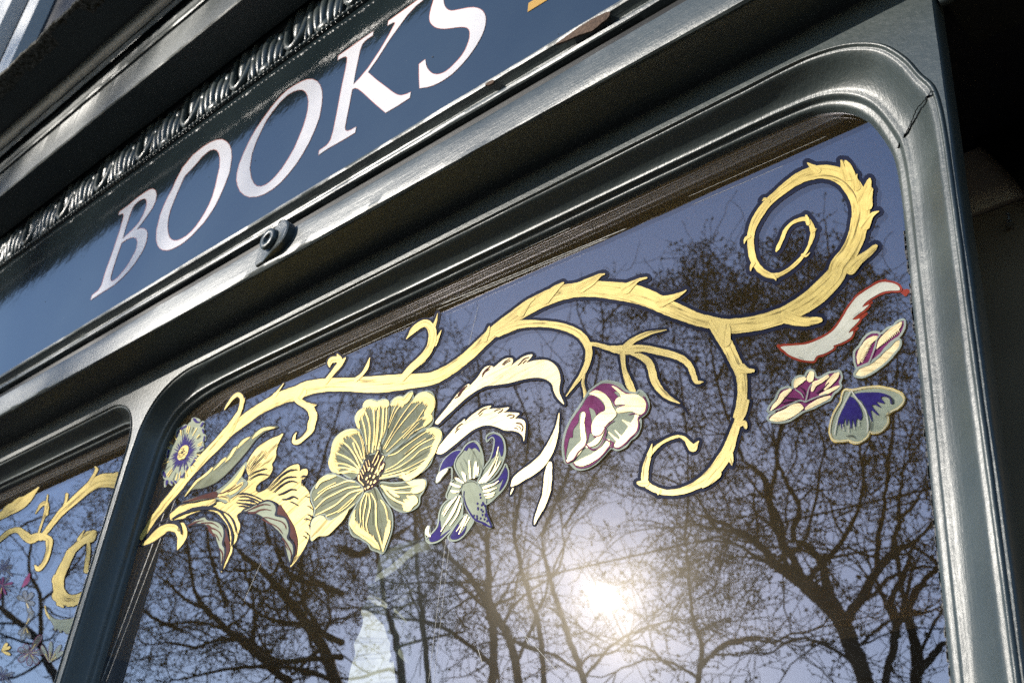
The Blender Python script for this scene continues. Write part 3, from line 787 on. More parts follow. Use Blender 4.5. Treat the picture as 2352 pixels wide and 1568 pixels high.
cl = parse('OV 842,1338 858,1334 874,1345 886,1362 890,1385 886,1410 893,1436 899,1465 895,1490 904,1520 908,1560 918,1640 782,1640 797,1575 806,1530 816,1500 813,1478 826,1452 834,1425 829,1402 841,1380 848,1358')
pp = catmull([(a, b) for a, b, _ in cl], 3, closed=True)
tri = geometry.tessellate_polygon([[Vector((p[0], p[1], 0)) for p in pp]])
vs = [P(p[0], p[1], .285 + .006 * math.sin(p[0] * .22)) for p in pp]; n = len(vs); vs += [v + np.array([0, .004, 0]) for v in vs]
tag(mesh_obj('linen_hanging', vs, [tuple(t) for t in tri] + [(a, (a+1) % n, n + (a+1) % n, n + a) for a in range(n)], M['cloth']),
    'pale linen strip hanging in front of the column inside the window', 'cloth')

# ---------------------------------------------------------------- door lobby at the right
lob = empty('door_lobby', 'shaded cream lobby boards behind the right window post', 'lobby')
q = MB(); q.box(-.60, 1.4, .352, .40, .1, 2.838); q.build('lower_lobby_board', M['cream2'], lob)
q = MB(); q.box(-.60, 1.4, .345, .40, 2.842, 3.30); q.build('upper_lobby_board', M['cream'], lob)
arch = [P(x, y, .322)[[0, 2]] for x, y in catmull([(2130, 262), (2178, 284), (2201, 297), (2251, 333), (2301, 380), (2352, 437), (2410, 505)], 5)]
aa = [tuple(a) for a in arch] + [(1.4, arch[-1][1]), (1.4, 3.30), (-.60, 3.30)]
tri = geometry.tessellate_polygon([[Vector((x, z, 0)) for x, z in aa]]); n = len(aa)
vs = [(x, .322, z) for x, z in aa] + [(x, .340, z) for x, z in aa]
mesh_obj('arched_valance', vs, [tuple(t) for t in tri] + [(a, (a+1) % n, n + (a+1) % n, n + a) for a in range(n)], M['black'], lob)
sc = P(2316, 506, .335)
q = MB()
def cyl_z(mb, cx, cy, z0, z1, r0, r1, n=14):
    b = [(cx + r0*math.cos(2*math.pi*i/n), cy + r0*math.sin(2*math.pi*i/n), z0) for i in range(n)] + [(cx + r1*math.cos(2*math.pi*i/n), cy + r1*math.sin(2*math.pi*i/n), z1) for i in range(n)]
    mb.add(b, [(i, (i+1) % n, n + (i+1) % n, n + i) for i in range(n)] + [tuple(range(n)), tuple(range(n, 2*n))])
cyl_z(q, sc[0], .338, sc[2] - .006, sc[2] + .000, .0068, .0045); cyl_z(q, sc[0], .338, sc[2], sc[2] + .016, .0030, .0030)
tag(q.build('screw', M['steel']), 'small zinc screw poking from the cream boards beside the post', 'screw')
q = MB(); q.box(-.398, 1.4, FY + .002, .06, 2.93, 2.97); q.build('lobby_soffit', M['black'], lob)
vs, fs = [], []
for i in range(70):
    x = -.396 + 1.3 * i / 69
    for j in range(10):
        a = 2*math.pi*j/10; vs.append((x, -.056 + (.009 + wob(x*3, 1, .001))*math.cos(a), 2.893 + (.011 + wob(x*4, 3, .001))*math.sin(a)))
for i in range(69):
    for j in range(10): k = (j+1) % 10; fs.append((i*10+j, i*10+k, (i+1)*10+k, (i+1)*10+j))
mesh_obj('head_bead', vs, fs, M['frame'], lob, smooth=True)
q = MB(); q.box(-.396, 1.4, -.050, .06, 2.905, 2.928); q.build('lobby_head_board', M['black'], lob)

# ================================================================ PAINTED DECORATION (main window)
# ---- the vine
D = Drawing()
def vine(spec, o, lv=2, off=(0, 0), fill='Y'): D.line(fill, spec, o, lv, off=off)
MAIN = ('TB 30,905,26 75,835,27 120,765,30 170,680,36 TA 250,1440,38 300,1370,40 420,1230,42 520,1100,43 640,960,47 760,830,50 900,690,54 1040,540,58 1200,420,57 1350,310,58 1500,225,62 1650,150,72 1800,105,78 TG 300,1143,78 500,1112,74 700,1107,76 900,1108,86 '
        '1100,1103,97 1300,1085,92 1500,1065,82 1700,1040,72 1850,975,66 2000,880,62 2150,760,58 2300,615,56 T5 1080,692,36 1180,622,42 1290,548,47 1400,492,50 1500,455,50 1620,430,50 1750,424,54 1880,436,60 2000,452,64 '
        '2120,490,60 2250,550,55 T6 0,592,50 100,632,44 200,655,44 TJ 0,738,86 100,745,84 300,728,84 500,690,88 720,618,92 900,530,100 1060,425,112 1200,300,112 1330,155,108 TI 1370,1335,102 1475,1195,98 1560,1020,98 '
        '1600,850,100 1618,700,104 1590,560,104 1520,430,106 1430,335,96 1300,275,84 1150,258,76 1000,292,70 880,348,62 760,432,54 650,522,48 550,612,48 460,730,47 392,850,44 356,970,40 352,1080,38 366,1200,40 400,1300,40 '
        '468,1388,38 560,1443,34 640,1450,28 740,1412,22 850,1332,20 940,1240,18 1002,1150,17 1044,1050,21 1066,950,28 1040,855,28 980,800,26 900,812,20 820,852,18 752,930,21 712,1030,21 665,1130,22 645,1168,9')
mp_ = parse(MAIN)
# outline that widens from left (far) to right (near)
def owid(x): return float(np.interp(x, [330, 640, 900, 1200, 1700, 2000], [2.8, 3.6, 5.0, 7.4, 9.4, 9.6]))
D.stroke('N', [(x + .6, y + .6, r + owid(x)) for x, y, r in mp_], 0)
D.stroke('Y', mp_, 2)
def barb(spec, o=None, fill='Y'):
    pts = parse(spec)
    oo = o if o is not None else owid(pts[-1][0]) * .95
    D.stroke('N', [(x, y, r + oo * (1.0 if i < len(pts) - 1 else 1.15)) for i, (x, y, r) in enumerate(pts)], 0, rough=False)
    D.stroke(fill, pts, 3)
for s in ['TI 1120,240,40 1060,200,30 1005,158,7', 'TI 1455,290,75 1430,210,52 1405,150,24 1392,130,10', 'TI 1500,300,60 1470,190,36 1440,140,16', 'TI 1560,420,60 1560,330,20 1575,285,4',
          'TI 1640,560,75 1690,450,46 1712,370,30 1718,345,16', 'TI 1690,640,62 1700,540,52 1735,460,24', 'TI 1660,860,70 1725,775,34 1770,735,20 1822,712,6',
          'TI 1500,1380,60 1600,1270,48 1700,1195,38 1770,1130,32 1790,1112,22', 'TJ 780,640,80 900,680,62 1000,690,52 1080,680,44 1150,672,28', 'TI 560,590,22 515,570,14 486,592,4',
          'TI 335,1000,20 300,1020,17 284,1050,14 278,1082,4', 'TI 380,1310,24 358,1350,15 350,1392,6', 'TI 600,1450,24 632,1480,15 642,1502,6', 'TI 950,1215,20 990,1225,13 1032,1186,4', 'TI 1055,930,24 1085,925,16 1108,912,4', 'TI 1010,850,24 1000,790,20 990,765,14',
          'T6 290,780,42 300,690,30', 'T5 985,770,20 1005,730,13 1020,682,4', 'T5 1235,590,24 1290,518,15 1328,490,4', 'T5 1400,495,34 1470,425,22 1530,380,5', 'T5 1650,410,38 1730,365,26 1780,330,12 1812,320,5',
          'T5 1960,420,38 2010,385,20 2050,360,11 2104,346,5', 'T5 2200,510,40 2290,480,20 2352,448,9 2375,432,4',
          'TG 490,1080,26 545,1010,24 610,930,30 660,870,30 700,825,16 722,798,4', 'TG 655,850,36 645,800,28 628,758,6', 'TG 625,815,32 560,828,32 538,870,20 540,905,5',
          'TG 840,1050,24 910,990,18 965,910,18 1000,800,4', 'TG 1370,1040,32 1470,925,38 1570,835,42 1655,745,42 1705,645,42 1722,550,46 1708,465,46 1650,405,42 1575,425,40 1495,490,30 1422,582,4',
          'TG 1735,440,20 1762,370,12 1780,292,3', 'TG 1735,640,34 1785,560,16 1822,482,3', 'TG 1585,865,16 1640,830,4',
          'TG 215,1190,60 170,1270,44 240,1330,36 315,1375,46 345,1450,42 TA 2005,390,44 1985,457,42 1970,530,36 1905,605,26 1835,660,25 1785,662,22 1788,600,14 1812,555,3',
          'TA 2005,240,22 2042,236,4', 'TA 2025,330,22 2046,362,5', 'TA 1985,500,24 1990,548,4',
          'TA 1560,130,22 1600,80,10 1665,-10,3', 'TA 1010,560,56 1060,490,42 1110,400,32 1160,310,24 1185,215,22 1180,150,24 1140,118,24 1085,150,20 1032,220,13 985,292,3', 'TA 1185,230,16 1205,200,10 1216,160,3']:
    barb(s, o=(2.4 if s.startswith('TA') else None))
# branch to the right, going down from the main stem
vine('T6 215,665,40 262,735,46 312,820,42 360,920,40 402,1010,38 412,1120,34 402,1220,34 378,1320,33 TK 1378,50,60 1352,180,60 1300,330,44 1248,480,52 1200,620,62 1128,750,72 1040,870,66 930,970,58 800,1050,46 650,1105,38 500,1120,32 385,1095,34 285,1045,36 240,985,38 243,880,38 262,780,33 300,680,28 370,600,22 460,535,18 560,490,16 640,476,16 708,510,21 748,565,30 790,608,46 828,570,24 856,532,7', 8.0)
for s in ['TK 1340,330,34 1385,320,28 1398,375,16', 'TK 1205,690,50 1230,760,26 1238,806,5', 'TK 1060,900,60 980,990,42 905,1060,10', 'TK 250,1010,40 200,1015,36 162,1010,18', 'TK 290,690,26 310,610,14 322,562,4', 'TK 400,1110,30 392,1142,6', 'T6 410,970,34 450,985,18 485,985,12']: barb(s, 7.4)
# branch under the stem with the leaf cluster
vine('T5 1080,728,26 1150,692,30 1250,664,26 1400,664,22 1520,682,24 1620,722,26 1680,780,27 1706,850,24 1692,940,20 1652,1020,15 1600,1090,10 1550,1160,3', 6.2)
vine('T5 1700,800,14 1760,806,13 1850,832,19 1930,842,32 1995,842,34', 5.6)
vine('T5 1955,825,22 2000,785,20 2060,752,18 2140,722,12 2240,704,3', 5.0)
vine('TH 930,392,44 1080,386,38 1250,420,40 1400,455,40 1530,508,38 1615,590,34 1655,690,33 1690,770,26 1765,770,5', 7.0)
vine('TH 950,452,14 1050,480,34 1140,545,42 1180,650,44 1205,750,44 1272,860,38 1370,950,28 1495,1015,5', 6.8)
vine('TH 838,440,32 855,600,25 890,720,36 930,820,42 968,885,28', 6.6)
vine('TH 402,690,12 385,780,16 405,870,18 408,950,16 385,1012,4', 5.0)
D.stroke('N', 'TH 1480,1000,8 1540,1060,14 1572,1100,12 1588,1145,8', 0)
VN = dict(_main='Y', N='painted_dark_outline', Y='painted_gold_vine')
motif(win, 'painted_vine', 'gold scrolling vine with dark outline painted on the glass', D, VN)

# ---- leaf plumes
def leaf(name, label, fn, names):
    global D
    D = Drawing(); fn(); return motif(win, name, label, D, names)
LN = dict(_main='W', N='painted_dark_outline', R='painted_brown_lines', Y='painted_gold_edge')
def f():
    D.shape('W', 'N', 'TE 160,925 200,870 250,810 330,710 400,620 470,540 530,492 556,492 552,512 640,420 700,330 740,292 785,278 825,288 832,298 900,240 965,198 1035,190 1052,215 1045,250 1030,280 1065,250 1110,215 1180,170 1272,148 1255,190 1205,246 1255,228 1330,214 1420,210 1500,240 1560,300 1588,370 1597,450 1585,530 1592,600 1640,716 1600,690 1550,630 1518,560 1500,490 1440,440 1350,415 1250,420 1150,440 1000,478 850,500 740,512 680,540 620,572 500,660 370,780 250,890 195,945 170,945', 6.4, ang=-.5)
    for s in ['TE 790,285,5 735,330,7 700,375,5', 'TE 780,315,4 725,355,6 698,402,5', 'TE 1015,200,4 965,225,6 930,265,4', 'TE 1020,220,4 975,240,5 945,270,4', 'TE 1235,180,4 1180,200,8 1140,240,6 1110,270,4', 'TE 1205,215,4 1180,235,5 1168,252,4', 'TE 525,505,5 470,560,9 430,620,7 385,650,4', 'TE 500,520,4 450,570,7 425,615,6']: D.stroke('R', s, 3)
leaf('painted_leaf', 'upper long cream feathered leaf', f, LN)
def f():
    D.shape('W', 'N', 'TE 165,1260 200,1210 230,1170 320,1060 400,970 450,930 498,890 505,915 540,880 600,830 700,762 790,736 800,745 775,775 830,768 900,768 1005,755 985,785 945,815 1000,812 1120,822 1105,850 1075,885 1120,885 1165,898 1192,930 1195,1000 1178,1144 1165,1090 1120,1045 1050,1022 960,1020 880,985 790,962 700,968 600,1010 530,1060 480,1100 360,1200 250,1282 190,1288', 6.2, ang=-.4)
    for s in ['TE 755,765,4 700,785,6 650,835,4', 'TE 700,820,3 665,850,5', 'TE 905,775,4 860,785,5 838,802,4', 'TE 935,775,4 915,800,7 880,820,4', 'TE 1062,845,5 1030,838,6 980,855,4', 'TE 1065,850,5 1050,870,6 1015,876,5', 'TE 1090,935,6 1140,945,9 1165,985,6 1150,1030,4', 'TE 1095,970,4 1125,980,6 1140,1005,4', 'TE 1065,995,4 1090,992,6 1105,1008,4', 'TE 470,940,5 425,970,5 400,1005,4', 'TE 435,995,3 405,1020,5 385,1050,4']: D.stroke('R', s, 3)
leaf('painted_leaf', 'lower cream feathered leaf above the blue lily', f, LN)
def f():
    D.line('W', 'TE 1582,825,5 1572,900,11 1556,1000,22 1532,1090,36 TF 1528,180,38 1480,300,50 1400,430,62 1290,535,66 1160,620,56 1085,682,46 1045,728,18 1035,740,8', 5.0)
    D.line('W', 'TF 1478,480,22 1460,580,42 1450,700,46 1432,830,42 1382,970,36 1322,1100,22 1298,1180,4', 4.4)
    D.line('W', 'TF 1052,768,7 1038,800,8 1024,835,4', 4.4)
    D.stroke('N', 'TE 1590,765,5 1568,815,9 1560,860,6', 0)
leaf('painted_leaf', 'thin sickle-shaped cream leaf with two prongs', f, LN)

# ---- red-edged white leaf
def f():
    s = 'TJ 700,980 850,965 1000,948 1150,890 1270,818 1330,760 1380,690 1430,610 1470,540 1560,420 1630,365 1700,318 1830,245 1930,240 2030,268 2065,328 1960,336 1870,350 1760,408 1690,455 1655,490 1632,522 1665,515 1712,498 1650,560 1590,605 1522,662 1560,668 1608,658 1560,720 1500,780 1478,822 1530,800 1500,870 1400,930 1300,968 1310,985 1270,1020 1190,1060 1120,1080 1095,1105 1070,1140 980,1135 900,1115 800,1075 740,1025'
    D.shape('K', 'O', s, 5.0, ang=-.8)
    for q in ['TJ 1655,510,10 1700,480,24 1735,470,20', 'TJ 1545,668,10 1610,640,30 1680,600,16', 'TJ 1492,815,10 1530,790,24 1578,765,14', 'TJ 2075,320,18 2110,345,26 2150,345,30 2180,345,14', 'TJ 2090,355,14 2130,378,22', 'TJ 670,970,20 720,1000,18', 'TJ 1880,240,14 1905,205,6']: D.stroke('O', q, 0)
    D.stroke('v', 'TJ 900,1098,3 950,1112,4', 4); D.stroke('v', 'TJ 1530,630,2 1570,600,3 1610,570,2', 4)
D = Drawing(); f()
motif(win, 'painted_leaf', 'white wavy leaf with rust red outline beside the right post', D, dict(_main='K', O='painted_red_outline', v='painted_fine_line'))

# ---- three pansy petals
def f():
    a = 'TJ 2110,668 2124,720 2105,790 2060,860 1985,915 1905,990 1830,1080 1730,1152 1640,1195 1572,1222 1545,1150 1540,1050 1565,1005 1600,970 1650,885 1720,825 1800,812 1850,830 1920,770 1990,740 2040,690'
    b = 'TJ 2060,892 2076,930 2060,990 2020,1040 1960,1110 1900,1170 1780,1260 1690,1310 1620,1330 1545,1310 1560,1260 1600,1215 1700,1180 1770,1130 1830,1080 1890,1020 1950,970 2010,905'
    for s in (a, b): D.outline('g', s, 2.7, 1); 
    D.poly('P', a, 2); D.poly('W', b, 2, grow=-2)
    D.outline('g', a, 2.6, 3); D.outline('g', b, 2.6, 3)
    for s in ['TJ 1800,870,16 1755,890,32 1700,930,40 1660,985,42 1625,1040,38 1602,1100,32 1590,1165,14', 'TJ 2080,705,12 2045,745,28 1975,800,36 1910,860,38 1860,910,34 1830,950,20 1800,1000,4']: D.stroke('W', s, 4)
    D.stroke('g', 'TJ 1840,835,6 1800,900,8 1780,980,9 1740,1090,8 1715,1150,7', 5)
    for k in range(12):
        D.stroke('W', 'TJ %g,%g,9 %g,%g,3' % (1690 - k*7, 960 + k*16, 1735 - k*9, 960 + k*18), 4)
        D.stroke('W', 'TJ %g,%g,9 %g,%g,3' % (2040 - k*19, 770 + k*15, 2060 - k*19, 812 + k*14), 4)
D = Drawing(); f()
motif(win, 'painted_petal', 'plum and gold petals nearest the right post, upper right', D, dict(_main='P', g='painted_grey_outline', W='painted_cream_edge'))
def f():
    a = 'TM 140,352 150,320 190,270 205,235 225,208 270,194 300,202 302,165 315,140 345,122 380,124 395,98 415,84 440,90 456,128 480,132 500,122 540,100 580,92 612,92 624,130 612,165 620,190 600,215 570,240 550,275 515,290 480,310 440,330 380,352 345,372 320,390 285,412 240,424 200,426 160,418 138,400 150,378 185,355 160,356'
    D.outline('g', a, 2.7, 1); D.poly('P', a, 2); D.outline('g', a, 2.5, 3)
    D.poly('W', 'TM 150,405 170,380 205,358 250,338 290,312 330,300 355,305 374,330 355,350 330,370 295,392 250,412 205,420 170,416', 4)
    for s in ['TM 390,335,8 440,305,15 490,280,17 545,258,8', 'TM 160,345,4 180,320,12 215,285,15 240,245,18 285,212,10', 'TM 318,190,10 335,160,22 375,140,14', 'TM 415,140,22 425,108,20', 'TM 430,215,9 445,175,16 475,160,14 530,125,12', 'TM 515,205,9 545,165,20 585,120,20 600,105,10', 'TM 480,245,5 530,225,13 570,205,12 605,188,6']: D.stroke('W', s, 4)
    for s in ['TM 372,262,4 355,235,4 320,210,4', 'TM 385,292,4 395,255,4 405,210,4 425,175,4', 'TM 385,292,4 420,275,4 470,255,4 520,240,4', 'TM 240,325,4 300,300,5 350,282,5 385,292,4', 'TM 180,350,4 240,328,4']: D.stroke('g', s, 5)
    for s in ['TM 250,262,3 290,268,5 340,272,3', 'TM 235,300,3 280,290,4 320,285,3', 'TM 350,195,3 375,215,4 385,245,3', 'TM 455,235,3 500,205,4 540,165,3']: D.stroke('m', s, 4)
D = Drawing(); f()
motif(win, 'painted_petal', 'plum and gold spread petals left of the blue butterfly-like petal', D, dict(_main='P', g='painted_grey_outline', W='painted_cream_edge', m='painted_dark_line'))
def f():
    a = 'TM 682,216 645,214 628,245 618,290 595,330 575,365 560,405 550,450 548,500 568,540 600,550 640,548 670,545 700,558 735,560 765,545 795,520 808,488 830,496 870,490 900,468 925,435 930,400 925,375 955,352 990,335 1020,308 1034,280 1025,250 1000,230 960,212 930,206 890,196 850,194 800,196 760,202 715,212'
    D.outline('Y', a, 3.6, 1); D.poly('s', a, 2); D.outline('Y', a, 2.4, 3); D.outline('K', ' '.join(a.split()), .8, 4)
    D.poly('B', 'TM 682,255 660,280 640,320 615,370 600,410 598,450 612,425 625,470 645,395 655,450 668,400 685,470 695,405 712,455 722,400 745,412 758,385 752,350 735,310 710,275', 4)
    D.poly('B', 'TM 708,244 745,230 800,228 860,228 915,240 950,262 962,295 945,305 935,270 900,255 880,265 905,300 870,295 850,290 882,330 840,310 822,318 862,370 858,378 815,345 820,390 825,425 805,385 785,340 755,290', 4)
    for s in ['TM 690,222,4 720,268,5 755,310,5 778,350,5 790,400,5 795,450,4 790,490,3', 'TM 680,225,4 655,270,4 625,330,4 600,390,4 585,450,4 575,505,4']: D.stroke('K', s, 5)
    for s in ['TM 905,245,2 950,270,5 955,300,4', 'TM 925,375,4 905,392,3', 'TM 805,475,5 815,440,7 818,420,3', 'TM 655,515,4 690,512,6 712,530,3', 'TM 930,352,3 932,372,4']: D.stroke('v', s, 5)
    for s in ['TM 630,440,3 635,480,2', 'TM 665,450,3 668,490,2', 'TM 700,440,3 705,470,2', 'TM 735,420,3 735,450,2']: D.stroke('K', s, 5)
D = Drawing(); f()
motif(win, 'painted_petal', 'blue and white petal with gold rim like a butterfly wing', D, dict(_main='s', Y='painted_gold_rim', K='painted_white_rim', B='painted_blue_rays', v='painted_dark_line'))

# ---- purple and cream bud
def f():
    a = 'TE 1905,605 1960,545 2060,472 2130,455 2230,470 2300,500 2345,558 2420,590 2475,588 2500,562 2545,582 2590,640 2610,720 2595,800 2545,852 2512,870 2520,920 2508,1000 2470,1080 2400,1130 2350,1200 2250,1244 2180,1222 2100,1300 2000,1400 1880,1462 1780,1460 1712,1402 1660,1390 1630,1300 1625,1180 1650,1050 1700,930 1760,830 1825,738'
    D.outline('g', a, 2.6, 1); D.poly('s', a, 2); D.outline('g', a, 2.4, 3)
    D.poly('P', 'TE 1915,610 2000,525 2090,482 2200,490 2280,535 2345,580 2440,600 2360,612 2280,600 2250,570 2200,590 2235,650 2250,700 2225,745 2190,690 2150,640 2060,572 1980,565', 3)
    D.poly('P', 'TE 1850,735 1765,850 1705,950 1655,1080 1642,1200 1655,1330 1668,1250 1700,1110 1735,1100 1745,1010 1800,930 1815,830 1850,800 1885,830 1880,960 1905,1090 1905,1180 1935,1050 1985,1090 2010,1110 1968,1050 1955,930 1940,830 1925,760 1985,790 2010,850 2035,800 2090,800 2100,740 2040,660 1980,620 1925,622 1880,680', 3)
    D.poly('W', 'TE 1930,602 1960,575 2010,560 2090,588 2160,660 2200,750 2242,830 2200,890 2150,930 2110,975 2080,1020 2045,1060 2010,1085 1965,1060 1955,1000 1960,940 2000,870 2060,815 2112,788 2105,720 2060,660 2000,625', 4)
    for s in ['TE 1862,830,22 1848,930,24 1855,1040,28 1862,1140,32 1810,1220,44 1745,1300,46 1690,1370,26', 'TE 2092,1000,17 2050,1090,25 1990,1160,30 1905,1200,20', 'TE 2475,830,16 2465,920,44 2410,1020,52 2330,1120,48 2245,1190,32', 'TE 2310,1110,16 2225,1020,5', 'TE 2270,1150,20 2150,1040,5', 'TE 2150,1140,20 2110,1220,36 2040,1280,40 1950,1340,46 1850,1385,42 1775,1400,22', 'TE 2400,960,24 2310,900,6']: D.stroke('W', s, 4)
    D.poly('W', 'TE 2185,512 2240,525 2300,570 2360,600 2440,600 2490,612 2550,655 2580,690 2575,760 2550,825 2480,835 2420,800 2330,812 2260,820 2235,790 2260,755 2330,735 2290,720 2230,725 2225,680 2260,640 2290,640 2270,590', 4)
    for s in ['TE 1885,1170,6 1925,1215,9 1970,1240,8 2040,1210,7 2090,1130,7 2118,1030,8 2100,980,4', 'TE 2080,1105,5 2150,1140,8 2205,1165,8 2180,1215,6', 'TE 1690,1385,6 1750,1350,7 1800,1270,8 1850,1225,6 1890,1185,6', 'TE 1745,1395,7 1790,1440,8 1880,1442,9 1990,1385,8 2090,1290,8 2150,1215,7 2195,1170,6', 'TE 2190,1205,6 2260,1222,8 2340,1170,9 2400,1105,9 2470,1040,9 2495,960,9 2490,880,8 2530,845,7 2575,800,9 2590,720,9 2550,630,7', 'TE 1655,1330,5 1665,1385,7 1700,1392,6', 'TE 2240,760,5 2300,735,7 2340,728,4', 'TE 2380,840,4 2440,825,6 2490,840,4', 'TE 2210,910,5 2150,950,6 2105,1000,5 2060,1070,6 1980,1095,6']: D.stroke('P', s, 5)
    for k in range(9): D.stroke('P', 'TE %g,%g,8 %g,%g,2' % (1985 + k*13, 700 + k*14, 1990 + k*14, 800 + k*13), 4)
    for k in range(8): D.stroke('P', 'TE %g,%g,7 %g,%g,2' % (2180 + k*10, 560 + k*10, 2195 + k*6, 650 + k*8), 4)
D = Drawing(); f()
motif(win, 'painted_bud', 'plum and cream flower bud hanging from the vine', D, dict(_main='s', g='painted_grey_outline', P='painted_plum_strokes', W='painted_cream_strokes'))

